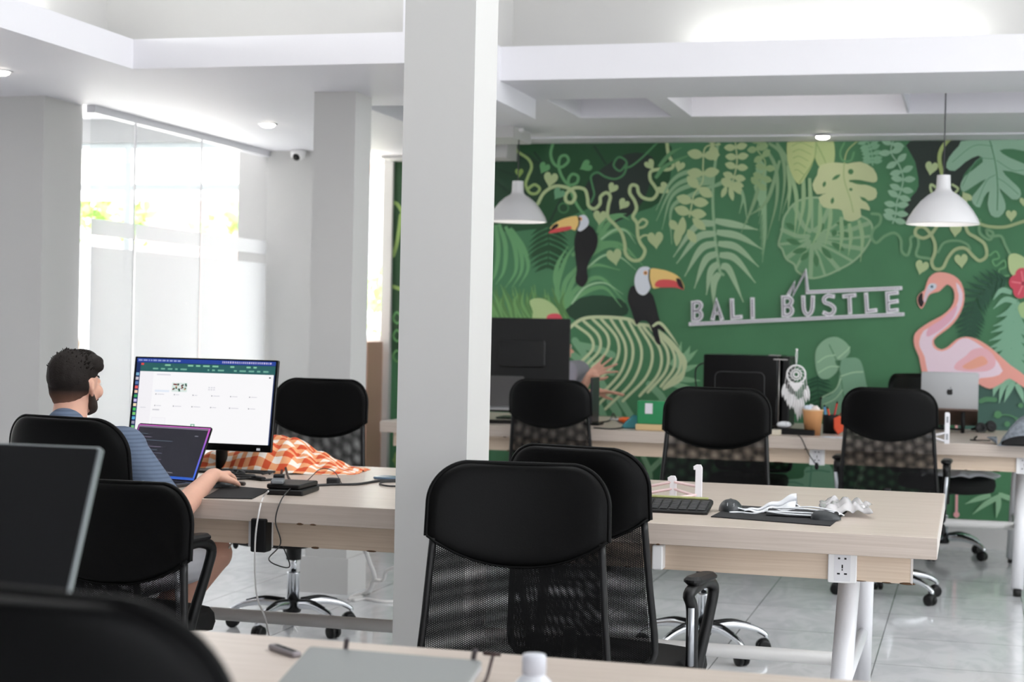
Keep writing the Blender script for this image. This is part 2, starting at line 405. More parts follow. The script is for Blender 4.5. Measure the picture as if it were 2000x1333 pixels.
tag(mb.build('awning', mat('white_canvas', (240, 240, 242), .8)), 'white canvas awning hanging outside above the partition view', 'awning')
leafm = mat('sunlit_leaf', (160, 212, 110), .6, var=(5, .3))
def shrub(c, s, n, lab, seed):
    rnd = random.Random(seed); t = thing('shrub', lab, 'shrub', (c[0], c[1], 0), 0, 'shrubs outside the windows')
    m = MB()
    for _ in range(n):
        p = Vector((rnd.gauss(0, s[0]), rnd.gauss(0, s[1]), c[2]+rnd.gauss(0, s[2]))); d = Vector((rnd.uniform(-1, 1), rnd.uniform(-1, 1), rnd.uniform(-.2, 1))).normalized()*rnd.uniform(.1, .2)
        w_ = d.cross(Vector((rnd.uniform(-1, 1), rnd.uniform(-1, 1), rnd.uniform(-1, 1)))).normalized()*.045
        m.add([p, p+d*.4+w_, p+d, p+d*.4-w_], [(0, 1, 2, 3)])
    m.build('foliage', leafm, t, False)
    m = MB()
    for k in range(4): m.tube([(0, 0, 0), (rnd.uniform(-.1, .1), rnd.uniform(-.1, .1), c[2]*.6), (rnd.gauss(0, s[0]), rnd.gauss(0, s[1]), c[2])], [.008, .004], 6, n=3)
    m.build('stem', mat('bark', (110, 90, 70), .9), t)
p = PY(172, 400, 14.6); shrub(p, (.2, .14, .15), 200, 'lime-green sunlit shrub outside beside the grey column', 3)
p = PY(268, 440, 15.4); shrub(p, (.09, .08, .12), 60, 'small green shrub outside beside the window post', 4)
p = PY(470, 440, 16.4); shrub(p, (.16, .12, .07), 90, 'low green shrub outside in front of the pink house', 5)
p = PY(725, 600, 14); shrub(p, (.2, .15, .25), 150, 'shrub outside the narrow bright window', 6)

# recessed downlights, camera
def downlight(p, lab):
    t = thing('downlight', lab, 'ceiling light', p, 0, 'recessed ceiling downlights')
    m = MB(); m.lathe([(.055, -.004), (.055, .0), (.04, 0), (.04, -.006)], 20); m.build('rim', whitem, t)
    m = MB(); m.lathe([(.042, -.003), (.038, -.012), (.022, -.019), (.001, -.021)], 20, cap=False); m.build('bulb', mat('lamp_glow', (255, 240, 220), .5, emit=(255, 246, 232), es=8), t)
    return t
downlight(PZ(523, 242, ZL), 'round recessed downlight in the low ceiling above the dome camera')
downlight(PZ(1607, 266, 2.476), 'small recessed downlight at the edge above the pale mural leaves')
downlight(PZ(1, 139, ZL), 'recessed downlight cut by the edge, near the light well lip')
downlight(PZ(163, 247, 2.63), 'recessed downlight in the side room behind the glass')
p = PY(583, 287, 9.9)
t = thing('security_camera', 'small white dome camera with black lens on the far wall', 'security camera', (p.x, 9.9, 2.383-.002))
m = MB(); m.lathe([(.045, 0), (.05, -.01), (.045, -.045), (.02, -.06)], 20); m.build('housing', whitep, t)
m = MB(); m.ball((0, -.03, -.045), .025, 12); m.build('lens', gloss, t)
# pendants
def pendant(px, ycord, yrim, Y, ztop, lab):
    p = PY(px, yrim, Y)
    t = thing('pendant_lamp', lab, 'pendant lamp', (p.x, Y, p.z), 0, 'white metal pendant lamps')
    m = MB()
    prof = [(.033, .245), (.036, .18), (.043, .165), (.075, .145), (.11, .115), (.145, .07), (.17, .03), (.182, 0)]
    m.lathe(prof, 40, cap=False); m.lathe([(r*.975, z-.002) for r, z in prof], 40, cap=False); m.lathe([(.182, 0), (.1775, -.002)], 40, cap=False); m.lathe([(.0005, .246), (.033, .245)], 24, cap=False)
    m.build('lamp_shade', mat('white_enamel', (226, 225, 226), .3), t)
    m = MB(); m.tube([(0, 0, .24), (0, 0, ztop-p.z)], .0035, 8); m.build('cord', mat('grey_cord', (70, 70, 74), .6), t)
    m = MB(); m.lathe([(.0, .03), (.02, .035), (.03, .06), (.022, .09), (.014, .11), (.014, .2)], 16, cap=False); m.build('bulb', mat('bulb_glow', (255, 255, 255), .4, emit=(255, 250, 240), es=5), t)
    m = MB(); m.lathe([(.03, ztop-p.z-.02), (.03, ztop-p.z)], 16); m.build('ceiling_rose', whitep, t)
pendant(1841, 178, 438, 8.62, 2.60, 'white metal pendant lamp in front of the dark mural leaves, beside the big green leaf')
pendant(1010, 225, 433, 9.75, ZR, 'white metal pendant lamp partly behind the column, above the black monitor')

# cove strips behind the lips of the light well
def strip(x0, x1, y0, y1, z, lab, es):
    m = MB(); m.box(x0, x1, y0, y1, z, z+.02)
    tag(m.build('strip_light', mat('strip_glow%d' % es, (255, 255, 250), .5, emit=(252, 255, 250), es=es)), lab, 'strip light')
strip(-1.35, .0, YBk+.14, YBk+.17, ZR+.166, 'hidden strip light glowing up the wall above the long beam', 5)
strip(XO-.2, XO-.17, 4.6, 6.2, ZL+.131, 'hidden strip light glowing above the lip of the light well corner', 20)
# ------------------------------------------------------------------ mural painted on the back wall
# 2-D drawing: coordinates were read off the photo and are laid out on the wall plane itself
CR = {'5': (940, 260, 3.174), '6': (1460, 260, 3.174), '7': (940, 580, 3.507), '8': (1460, 580, 3.507), '9': (1760, 500, 4.4417), '0': (0, 0, 1), 's': (1320, 520, 8.333), 't': (1540, 520, 8.333)}
def cv(c, pts): a, b, s = CR[c]; return [(a+x/s, b+y/s) for x, y in pts]
class Paint:
    def __init__(s): s.mb = MB(); s.mats = []; s.lay = 1
    def mi(s, col):
        k = 'paint_%d_%d_%d' % tuple(int(c) for c in col); m = mat(k, ([min(250, c*1.0+16) for c in col] if max(col) > 80 else [c*1.1+2 for c in col]), .6)
        if m not in s.mats: s.mats.append(m)
        return s.mats.index(m)
    def w(s, p, dy=0):
        y = YB-.0006-.000025*(s.lay+dy); q = PY(p[0], p[1], y); return (q.x, y, min(max(q.z, .169), 2.4745))
    def nx(s): pass
    def up(s): s.lay += 1
    def poly(s, c, pts, col, smooth=3):
        P = cv(c, pts); P = [tuple(q)[:2] for q in catmull([(x, y, 0) for x, y in P], smooth, True)] if smooth else P
        s.mb.add([s.w(p) for p in P], [tuple(range(len(P)))], s.mi(col)); s.up()
    def stroke(s, c, pts, wd, col, n=6, taper=0, nx=True, closed=False):
        sc = CR[c][2]; P = [Vector((q[0], q[1], 0)) for q in cv(c, pts)]
        P = catmull(P, n, closed) if n > 1 else P
        L = len(P); vs = []
        for i in range(L):
            t = (P[(i+1) % L]-P[i-1]) if closed else (P[min(i+1, L-1)]-P[max(i-1, 0)])
            if t.length < 1e-6: t = Vector((1, 0, 0))
            t.normalize(); nn = Vector((-t.y, t.x, 0)); u = i/(L-1)
            k = 1
            if taper == 1: k = max(.12, 1-u)**.7
            elif taper == 2: k = max(.1, math.sin(PI*u)**.7)
            elif taper == 3: k = max(.15, math.sin(PI*min(1, .25+u*.75)))
            h = wd*(1.18 if taper else 1.05)/sc/2*k
            vs += [s.w(P[i]+nn*h, .8*u), s.w(P[i]-nn*h, .8*u)]
        fs = [(2*i, 2*i+1, 2*i+3, 2*i+2) for i in range(L-1)]
        if closed: fs.append((2*L-2, 2*L-1, 1, 0))
        s.mb.add(vs, fs, s.mi(col)); s.up()
        if not closed and not taper:
            for e in (P[0], P[-1]):
                h = wd/sc/2; s.mb.add([s.w((e.x+h*math.cos(k*PI/5), e.y+h*math.sin(k*PI/5))) for k in range(10)], [tuple(range(10))], s.mi(col)); s.up()
        if nx: s.nx()
    def leaf(s, c, p, q, wd, col, nx=False):
        s.stroke(c, [p, ((p[0]+q[0])/2, (p[1]+q[1])/2), q], wd, col, 5, 2, nx)
    def circ(s, c, x, y, r, col, ry=None, nx=True):
        ry = ry or r; s.mb.add([s.w(p) for p in cv(c, [(x+r*math.cos(k*PI/9), y+ry*math.sin(k*PI/9)) for k in range(18)])], [tuple(range(18))], s.mi(col)); s.up()
    def heart(s, c, x, y, r, ang, col):
        o = []
        for k in range(24):
            t = 2*PI*k/24; hx = 16*math.sin(t)**3; hy = -(13*math.cos(t)-5*math.cos(2*t)-2*math.cos(3*t)-math.cos(4*t))
            hx, hy = hx/16*r, hy/15*r*1.15
            o.append((x+hx*math.cos(ang)-hy*math.sin(ang), y+hx*math.sin(ang)+hy*math.cos(ang)))
        s.mb.add([s.w(p) for p in cv(c, o)], [tuple(range(24))], s.mi(col)); s.up()
    def fern(s, c, spine, n, ln, wd, col, ang=55, curve=.25, sides=(1, -1), stem=8, stemcol=None):
        P = catmull([(x, y, 0) for x, y in spine], 8); L = len(P)
        s.stroke(c, spine, stem, stemcol or col, 8)
        for i in range(n):
            u = (i+.5)/n; k = int(u*(L-1)); p = P[k]; t = (P[min(k+1, L-1)]-P[max(k-1, 0)]).normalized()
            l = ln*(.45+.55*math.sin(PI*min(1, .2+.75*u)))
            for sd in sides:
                a = R(ang)*sd; d = Vector((t.x*math.cos(a)-t.y*math.sin(a), t.x*math.sin(a)+t.y*math.cos(a), 0))
                q = p+d*l; m = p+d*l*.5+Vector((-d.y, d.x, 0))*sd*(-curve)*l*.5
                s.stroke(c, [p[:2], m[:2], q[:2]], wd, col, 5, 3, False)
        s.nx()
    def pairs(s, c, spine, n, ln, wd, col):
        P = catmull([(x, y, 0) for x, y in spine], 8); L = len(P)
        s.stroke(c, spine, 9, col, 8)
        for i in range(n):
            k = int((i+.6)/n*(L-1)); p = P[k]; t = (P[min(k+1, L-1)]-P[max(k-1, 0)]).normalized(); nn = Vector((-t.y, t.x, 0))
            for sd in (1, -1):
                q = p+nn*sd*ln+t*(-ln*.12); s.leaf(c, p[:2], q[:2], wd, col)
        s.nx()
PT = Paint()
G1, G2, DK, DK2 = (24, 62, 36), (30, 78, 44), (32, 44, 38), (22, 52, 34)
PALE, PALE2, MINT, MINT2, SAGE, SAGE2 = (168, 186, 134), (188, 200, 156), (138, 182, 150), (156, 192, 160), (128, 166, 124), (104, 146, 104)
# darker fields
PT.poly('5', [(60, 55), (400, 40), (900, 40), (1150, 45), (1180, 200), (1120, 420), (900, 500), (780, 420), (640, 480), (440, 560), (300, 600), (60, 560)], (28, 72, 40))
PT.poly('5', [(60, 150), (300, 130), (420, 300), (330, 430), (60, 420)], (26, 60, 38))
PT.poly('5', [(900, 130), (1060, 150), (1050, 300), (960, 480), (760, 560), (640, 380), (700, 260)], DK)
PT.poly('6', [(1010, 40), (1500, 36), (1440, 150), (1340, 260), (1300, 420), (1180, 560), (960, 560), (1000, 420), (1060, 330), (1040, 180)], DK)
PT.poly('9', [(600, 1010), (900, 1040), (1300, 980), (1400, 1500), (500, 1500)], (52, 88, 76))
PT.poly('7', [(580, 60), (760, -10), (960, 20), (1000, 120), (820, 150), (640, 160)], (30, 62, 42))
for p in ((120, 80, 380, 200), (330, 120, 480, 330), (700, 80, 770, 190), (60, 210, 200, 260), (90, 300, 330, 500), (500, 400, 420, 560)): PT.stroke('5', [p[:2], p[2:]], 14, DK2, 1, 0, False)
PT.nx()
# left fan palms
for a in ([(110, 565), (150, 700), (140, 850), (90, 940)], [(90, 570), (105, 720), (90, 860), (60, 930)], [(150, 580), (205, 700), (215, 850), (150, 960)], [(180, 590), (240, 720), (250, 850), (190, 960)], [(190, 600), (265, 720), (290, 840), (235, 950)]):
    PT.stroke('5', a, 24, (92, 150, 96), 8, 3, False)
PT.nx()
PT.fern('5', [(415, 570), (418, 700), (412, 840)], 9, 150, 20, (26, 68, 38), 60, -.1, stem=7)
for a in ([(495, 1095), (470, 960), (520, 790), (585, 690)], [(500, 1090), (520, 930), (600, 830), (700, 700)], [(505, 1090), (580, 900), (700, 820), (860, 850)], [(505, 1085), (600, 960), (740, 900), (890, 1050)],
          [(510, 1090), (620, 1000), (760, 960), (870, 1080)], [(600, 830), (700, 740), (820, 700), (980, 790)], [(640, 800), (760, 640), (880, 600), (960, 650)], [(700, 700), (790, 560), (860, 515), (920, 540)],
          [(720, 620), (760, 540), (840, 510), (900, 500)], [(480, 1000), (460, 900), (480, 800), (540, 700)], [(560, 760), (680, 700), (860, 690), (1000, 820)]):
    PT.stroke('5', a, 26, (96, 152, 98), 8, 3, False)
PT.nx()
for a in ([(560, 1060), (640, 960), (760, 930), (880, 1000)], [(650, 840), (760, 760), (860, 770), (960, 850)], [(740, 660), (830, 600), (900, 610), (960, 690)]): PT.stroke('5', a, 12, (150, 190, 145), 8, 3, False)
PT.nx()
# low bush and pale bloom on the left
rnd = random.Random(5)
for k in range(34):
    x = 60+k*14; PT.stroke('5', [(x+20, 1150), (x-10+rnd.uniform(-20, 20), 1060), (x-30+rnd.uniform(-30, 30), 960+rnd.uniform(-20, 60))], 18, ((74, 120, 62) if k % 2 else (98, 148, 84)), 5, 3, False)
PT.nx()
PT.poly('5', [(300, 1040), (370, 1025), (440, 1060), (485, 1120), (470, 1200), (320, 1200), (320, 1110)], (166, 190, 130))
PT.poly('5', [(405, 1140), (440, 1120), (490, 1128), (500, 1180), (420, 1190)], (206, 70, 84))
# ribbed palm
for a in ([(640, 300), (760, 480), (940, 800)], [(600, 380), (740, 470), (900, 520)], [(660, 330), (800, 360), (900, 400)], [(880, 720), (930, 800), (960, 860)], [(950, 700), (1000, 780), (1040, 840)], [(1150, 600), (1230, 680), (1260, 740)], [(800, 740), (830, 800), (850, 860)], [(720, 640), (700, 760), (740, 840)]):
    PT.stroke('7', a, 46, (112, 160, 120), 6, 0, False)
PT.nx()
for a in ([(1300, 470), (1350, 400), (1370, 310)], [(1320, 480), (1400, 400), (1430, 340)], [(1340, 490), (1420, 420), (1480, 365)], [(1340, 520), (1420, 490), (1490, 465)], [(1330, 560), (1420, 570), (1500, 575)], [(1310, 600), (1400, 620), (1470, 640)]):
    PT.stroke('7', a, 34, (120, 168, 124), 6, 3, False)
PT.nx()
for a in ([(600, 215), (700, 150), (850, 140), (1010, 155), (1060, 190)], [(1070, 190), (1160, 205), (1290, 300), (1380, 430), (1370, 560), (1250, 630)]): PT.stroke('7', a, 22, PALE2, 8)
tops = [(640, 190), (700, 165), (760, 150), (820, 150), (885, 150), (950, 155), (1010, 165), (1075, 195), (1110, 205), (1160, 215), (1170, 215), (1240, 270), (1300, 330)]
bots = [(690, 440), (715, 470), (760, 480), (810, 570), (790, 700), (800, 740), (850, 770), (970, 715), (1085, 680), (1140, 655), (1230, 615), (1255, 620), (1290, 600)]
for (x0, y0), (x1, y1) in zip(tops, bots):
    d = 60+max(0, (y1-y0))*.16; PT.stroke('7', [(x0, y0), ((x0*2+x1)/3+d*.9, (y0*2+y1)/3), ((x0+2*x1)/3+d*.9, (y0+2*y1)/3), (x1, y1)], 19, PALE2, 8, 0, False)
PT.nx()
# vines
PT.stroke('5', [(445, 60), (430, 130), (450, 190), (495, 212), (540, 175), (525, 140), (490, 150), (480, 205), (500, 270), (540, 320), (590, 310), (600, 270), (565, 255), (540, 290), (548, 340), (590, 440), (640, 510)], 17, (88, 146, 92))
PT.stroke('5', [(900, 190), (860, 235), (820, 200), (850, 150), (895, 170), (900, 210), (880, 260), (830, 285), (770, 272), (720, 245), (680, 270), (690, 330), (700, 380), (680, 430)], 13, (62, 118, 72))
PT.stroke('5', [(1090, 60), (1000, 150), (930, 205), (890, 215)], 12, (66, 122, 74))
PT.circ('5', 510, 465, 36, (52, 104, 60)); PT.circ('5', 510, 465, 24, (26, 66, 38))
PT.stroke('5', [(205, 60), (220, 110), (290, 160), (312, 210), (290, 270), (275, 320), (300, 370), (340, 375), (362, 345), (330, 320), (290, 345)], 17, (142, 168, 100))
PT.stroke('5', [(1150, 50), (1160, 130), (1190, 200), (1160, 226), (1100, 225), (1050, 240), (1048, 290), (1075, 330), (1092, 370), (1060, 410), (1005, 402), (975, 370), (965, 330), (930, 325), (920, 370), (950, 420), (962, 470), (940, 520), (965, 560), (970, 630), (985, 680), (1015, 730), (990, 782), (940, 790), (895, 750), (890, 690), (870, 620), (830, 570), (785, 520), (788, 450), (800, 395), (775, 370), (740, 395), (735, 440), (700, 470), (665, 450), (658, 400), (640, 350), (580, 340), (528, 375), (525, 420), (560, 432), (582, 390), (545, 345), (460, 330), (390, 370), (350, 440)], 20, PALE)
PT.stroke('5', [(975, 590), (1010, 580), (1028, 552), (1000, 535), (972, 560)], 15, PALE)
PT.stroke('5', [(975, 660), (1010, 635), (1060, 640)], 13, PALE)
for x, y, r, a, c in ((430, 285, 44, .2, PALE), (390, 215, 34, .5, (88, 148, 92)), (650, 205, 36, 1.1, (88, 148, 92)), (480, 375, 36, .6, (96, 150, 110)), (815, 340, 32, .5, PALE), (882, 440, 34, .6, PALE),
                      (735, 520, 42, .1, PALE), (825, 765, 48, -.2, PALE), (1080, 660, 50, -.1, PALE), (1045, 195, 32, -.6, PALE), (1230, 205, 32, .3, PALE), (1130, 345, 38, -.9, PALE), (235, 245, 26, 0, (120, 150, 70))):
    PT.heart('5', x, y, r, a, c)
# palms in the middle
for e in ((1082, 480), (1085, 545), (1120, 600), (1180, 690)): PT.stroke('5', [(1440, 330-(700-e[1])*.2), (1300, 240+(e[1]-480)*.7), (1180, 300+(e[1]-480)*.8), e], 24, SAGE, 8, 3, False)
for e in ((1600, 500), (1650, 560)): PT.stroke('5', [(1440, 330), (1540, 300), (1620, 380), e], 24, SAGE, 8, 3, False)
for x, y0, e in ((1100, 130, (1240, 90)), (1080, 200, (1330, 120)),): PT.stroke('5', [(x, y0+80), (x+70, y0), e], 22, (84, 136, 88), 6, 3, False)
PT.nx()
PT.stroke('5', [(1470, 40), (1436, 330), (1445, 600), (1475, 840), (1500, 880)], 17, SAGE)
for k, (e, mx) in enumerate((((1190, 770), .3), ((1210, 810), .25), ((1260, 890), .2), ((1320, 965), .15), ((1395, 1005), .1), ((1440, 1080), .05))):
    y0 = 560+k*62; PT.stroke('5', [(1445+k*6, y0), (1445-(1445-e[0])*.45, y0+20+k*8), e], 38, (148, 178, 140), 7, 3, False)
for k, e in enumerate(((1714, 600), (1740, 720), (1720, 830), (1700, 930), (1625, 1050))):
    y0 = 545+k*70; PT.stroke('5', [(1450+k*9, y0), (1450+(e[0]-1450)*.5, y0+25), e], 38, (148, 178, 140), 7, 3, False)
PT.nx()
for k in range(9):
    PT.stroke('6', [(60-k*2, 150+k*22), (110, 240+k*40), (60+k*4, 420+k*48)][:3], 16, SAGE, 6, 3, False)
for a in ([(130, 60), (210, 130), (230, 300), (195, 545)], [(110, 90), (175, 220), (180, 420), (120, 660)], [(180, 60), (250, 180), (262, 330), (215, 500)], [(200, 170), (120, 420), (0, 520)], [(90, 250), (40, 430), (-40, 620)]):
    PT.stroke('6', a, 20, (118, 152, 110), 8, 3, False)
PT.nx()
# leaf strands
PT.pairs('5', [(1480, 70), (1390, 90), (1375, 200), (1372, 300), (1320, 380), (1300, 470), (1290, 520)], 6, 100, 52, PALE)
for a in ((1170, 540, 1210, 600), (1230, 560, 1210, 700), (1250, 520, 1240, 640), (1280, 600, 1330, 680), (1310, 530, 1390, 600)): PT.leaf('5', a[:2], a[2:], 44, PALE)
PT.pairs('5', [(1575, 60), (1585, 180), (1560, 300), (1545, 340)], 6, 72, 38, PALE)
for a in ((1520, 330, 1490, 400), (1540, 330, 1560, 420), (1560, 320, 1610, 380)): PT.leaf('5', a[:2], a[2:], 28, PALE)
PT.pairs('6', [(80, 40), (60, 100), (110, 180), (90, 280), (50, 340)], 6, 62, 36, (136, 164, 112))
# dark outlined monstera
PT.poly('6', [(240, 500), (300, 430), (400, 400), (540, 420), (650, 490), (760, 550), (768, 640), (720, 730), (650, 800), (560, 850), (480, 885), (390, 900), (310, 860), (290, 815), (240, 780), (215, 720), (192, 690), (215, 600), (220, 550)], (84, 134, 92))
ends = [(215, 600), (200, 690), (250, 770), (300, 840), (390, 895), (480, 880), (565, 845), (650, 795), (720, 720), (765, 640), (750, 560), (640, 490), (520, 430), (400, 410), (290, 450)]
for i, e in enumerate(ends): PT.stroke('6', [(400+(e[0]-400)*.12, 650+(e[1]-650)*.2), (400+(e[0]-400)*.5, 670+(e[1]-670)*.45), e], 16 if i % 2 else 26, (126, 160, 120), 6, 0, False)
PT.nx()
PT.stroke('6', [(240, 500), (300, 430), (400, 400), (540, 420), (650, 490), (760, 550), (768, 640), (720, 730), (650, 800), (560, 850), (480, 885), (390, 900), (310, 860), (290, 815), (240, 780), (215, 720), (192, 690), (215, 600), (220, 550)], 12, (134, 166, 126), 4, 0, True, True)
for a in ((235, 560, 300, 600), (240, 660, 330, 690), (280, 740, 370, 720), (330, 790, 380, 740), (430, 830, 420, 750), (520, 780, 460, 710), (600, 730, 520, 680), (650, 640, 560, 620), (640, 560, 550, 560), (470, 560, 440, 620), (530, 640, 545, 600)): PT.leaf('6', a[:2], a[2:], 30, (56, 108, 64))
PT.nx()
# long drooping blades over it
for a in ([(250, 200), (262, 330), (250, 500)], [(270, 250), (305, 420), (290, 650)], [(345, 260), (345, 450), (310, 620)], [(385, 280), (388, 480), (345, 650)], [(450, 430), (445, 600), (395, 700)], [(515, 450), (510, 560), (480, 700)], [(580, 520), (585, 640), (570, 740)], [(630, 560), (640, 650), (625, 760)], [(690, 540), (712, 650), (700, 800)]):
    PT.stroke('6', a, 22, (136, 168, 122), 6, 3, False)
PT.nx()
# two big pale leaves
PT.poly('6', [(262, 30), (420, 30), (412, 160), (380, 240), (320, 320), (268, 240), (245, 140)], (170, 184, 122))
PT.poly('6', [(420, 30), (520, 30), (542, 110), (535, 190), (508, 255), (450, 215), (418, 150)], (162, 180, 120))
PT.stroke('6', [(430, 30), (410, 170), (320, 310)], 5, (120, 150, 90), 6, 0, False); PT.stroke('6', [(425, 60), (470, 150), (508, 245)], 5, (120, 150, 90), 6, 0, False)
for k in range(5): PT.stroke('6', [(405-k*14, 90+k*42), (330-k*5, 60+k*42), (275+k*4, 80+k*38)], 4, (128, 156, 96), 5, 0, False)
PT.nx()
# pale monstera
MO = [(450, 200), (540, 182), (620, 190), (700, 178), (780, 220), (806, 285), (780, 308), (700, 292), (640, 292), (720, 318), (795, 345), (798, 400), (750, 420), (690, 388), (745, 440), (758, 482), (700, 468), (705, 520), (650, 548), (600, 535), (585, 480), (540, 470), (470, 460), (440, 400), (490, 372), (430, 380), (402, 320), (432, 260)]
PT.poly('6', MO, (178, 188, 140), 2)
for a in ((525, 290, 575, 258), (630, 296, 735, 318), (470, 335, 482, 300), (522, 440, 530, 400), (640, 360, 642, 340), (700, 400, 745, 425)): PT.leaf('6', a[:2], a[2:], 18, (60, 110, 64))
PT.circ('6', 640, 240, 17, (60, 110, 64)); PT.circ('6', 638, 298, 8, (60, 110, 64)); PT.circ('6', 638, 350, 8, (60, 110, 64))
PT.stroke('6', [(680, 50), (620, 110), (600, 190), (600, 290), (640, 420), (655, 490)], 8, (150, 170, 112))
PT.stroke('6', [(600, 60), (575, 120), (590, 170), (640, 170), (660, 120)], 12, (84, 142, 92))
# mint fern strands
PT.pairs('6', [(740, 40), (770, 120), (775, 200)], 6, 62, 26, (112, 160, 124))
PT.pairs('6', [(905, 40), (890, 120), (940, 200), (965, 280), (950, 360), (925, 430), (920, 500), (900, 560)], 10, 76, 34, (132, 172, 140))
# big mint leaf top right
PT.poly('6', [(1370, 30), (1714, 30), (1900, 60), (1880, 130), (1714, 112), (1640, 98), (1562, 108), (1620, 150), (1714, 190), (1800, 240), (1790, 320), (1714, 262), (1580, 232), (1640, 300), (1690, 350), (1690, 400), (1640, 412), (1560, 340), (1590, 410), (1600, 470), (1560, 522), (1510, 510), (1488, 440), (1500, 360), (1465, 400), (1440, 462), (1398, 440), (1395, 390), (1480, 285), (1400, 330), (1340, 365), (1318, 330), (1350, 265), (1458, 180), (1430, 140), (1350, 180), (1285, 235), (1232, 215), (1250, 150), (1310, 80)], (132, 170, 142), 2)
PT.stroke('6', [(1500, 36), (1535, 180), (1550, 320), (1548, 480)], 6, (52, 110, 70))
for a in ([(1525, 160), (1420, 170), (1330, 330)], [(1535, 260), (1480, 300), (1420, 440)], [(1520, 80), (1400, 80), (1270, 180)], [(1545, 170), (1640, 230), (1714, 230)], [(1550, 280), (1600, 310), (1680, 380)]): PT.stroke('6', a, 5, (88, 138, 104), 5, 0, False)
PT.nx()
# right vines
PT.stroke('6', [(770, 500), (822, 510), (820, 560), (780, 600), (770, 650), (800, 680), (850, 640), (910, 620), (950, 660), (955, 730), (990, 758), (1012, 700), (1012, 650), (1050, 640), (1060, 690), (1048, 760), (1130, 780)], 17, (102, 146, 104))
PT.stroke('6', [(1180, 740), (1220, 680), (1300, 668), (1360, 690), (1380, 720)], 15, (102, 146, 104))
PT.stroke('6', [(1440, 540), (1440, 620), (1500, 662), (1522, 620), (1480, 600), (1500, 640), (1570, 640), (1600, 700), (1640, 760), (1714, 780), (1800, 820)], 17, (102, 146, 104))
PT.stroke('6', [(1500, 760), (1540, 735), (1560, 775), (1520, 790), (1540, 825), (1590, 790), (1600, 830), (1560, 850), (1570, 885), (1620, 885)], 11, (92, 150, 98))
PT.stroke('6', [(1255, 30), (1202, 100), (1190, 170), (1210, 265)], 24, (150, 168, 100))
PT.stroke('6', [(1185, 350), (1140, 320), (1135, 350), (1150, 380)], 15, PALE); PT.stroke('6', [(1270, 320), (1305, 345), (1285, 375)], 14, PALE)
PT.stroke('6', [(1180, 570), (1140, 625), (1090, 652), (1042, 628), (1050, 590), (1090, 583), (1130, 620), (1160, 680), (1162, 740), (1142, 800), (1162, 842), (1210, 836), (1245, 770), (1290, 722), (1350, 716), (1400, 765), (1440, 792), (1482, 760), (1470, 690), (1420, 650), (1370, 620), (1350, 570)], 20, (156, 172, 124))
PT.stroke('6', [(1430, 560), (1500, 580), (1600, 582), (1714, 548), (1800, 540)], 19, (150, 168, 118))
for x, y, r, a in ((1140, 215, 40, .2), (1080, 830, 42, .3), (1325, 790, 42, -.1), (1290, 600, 38, .1), (1635, 510, 34, 0), (1712, 425, 26, 0), (1355, 400, 34, 2.6)): PT.heart('6', x, y, r, a, PALE)
# toucans
BK, OR = (20, 20, 22), (236, 196, 116)
def toucan(c, body, head, beak, red, tip, eye):
    PT.poly(c, body, BK); PT.poly(c, head, (214, 218, 226)); PT.poly(c, beak, OR); PT.poly(c, red, (214, 74, 76)); PT.poly(c, tip, (38, 14, 16))
    PT.circ(c, *eye, 13, (226, 160, 100)); PT.circ(c, *eye, 6, (40, 24, 20)); PT.stroke(c, [beak[0], ((beak[0][0]+beak[-1][0])/2+(12 if body[0][0] > beak[2][0] else -8), (beak[0][1]+beak[-1][1])/2), beak[-1]], 8, BK)
toucan('5', [(600, 600), (650, 570), (692, 590), (722, 650), (712, 720), (672, 790), (655, 850), (660, 910), (625, 955), (585, 920), (592, 850), (585, 780), (577, 700), (582, 640)],
       [(600, 520), (640, 508), (665, 540), (660, 575), (620, 608), (597, 600), (605, 560)], [(602, 520), (540, 522), (470, 550), (425, 592), (470, 600), (540, 592), (590, 602)],
       [(438, 600), (418, 622), (480, 615), (552, 598), (552, 578), (480, 588)], [(445, 575), (470, 562), (476, 580), (430, 605)], (612, 533))
toucan('5', [(925, 960), (960, 950), (1050, 990), (1080, 1060), (1105, 1160), (1142, 1235), (1095, 1215), (1112, 1310), (1080, 1292), (1040, 1180), (990, 1165), (960, 1188), (930, 1100), (908, 1030)],
       [(955, 880), (985, 835), (1035, 830), (1052, 860), (1058, 910), (1045, 970), (1010, 1006), (970, 990), (950, 935)], [(1042, 848), (1110, 845), (1180, 865), (1232, 900), (1258, 965), (1190, 948), (1120, 956), (1055, 958)],
       [(1082, 955), (1100, 912), (1200, 916), (1258, 972), (1200, 958)], [(1208, 905), (1235, 908), (1256, 966), (1225, 952)], (1018, 868))
for a in ([(1060, 1200), (1110, 1180), (1180, 1260), (1230, 1333)],): PT.stroke('5', a, 16, PALE2, 6, 3)
# two-tone banana leaf
PT.fern('8', [(480, 540), (482, 640), (490, 760)], 7, 110, 16, (30, 80, 52), 70, 0, (-1, 1), 8)
PT.poly('8', [(470, 500), (462, 400), (485, 335), (545, 285), (620, 278), (690, 330), (700, 385), (650, 432), (600, 440), (620, 500), (560, 560), (500, 558)], (128, 168, 134))
PT.poly('8', [(640, 440), (700, 418), (760, 425), (790, 480), (815, 600), (850, 760), (760, 900), (560, 860), (500, 700), (560, 680), (620, 600)], (112, 156, 124))
PT.stroke('8', [(560, 330), (610, 440), (640, 560), (660, 700)], 7, (74, 122, 84))
for a in ([(600, 400), (540, 410), (480, 450)], [(620, 420), (680, 370), (700, 345)], [(625, 480), (560, 480), (490, 520)], [(640, 545), (720, 520), (790, 515)], [(640, 560), (600, 640), (510, 690)], [(650, 640), (600, 700), (520, 740)]): PT.stroke('8', a, 9, (160, 196, 158), 5, 0, False)
PT.nx()
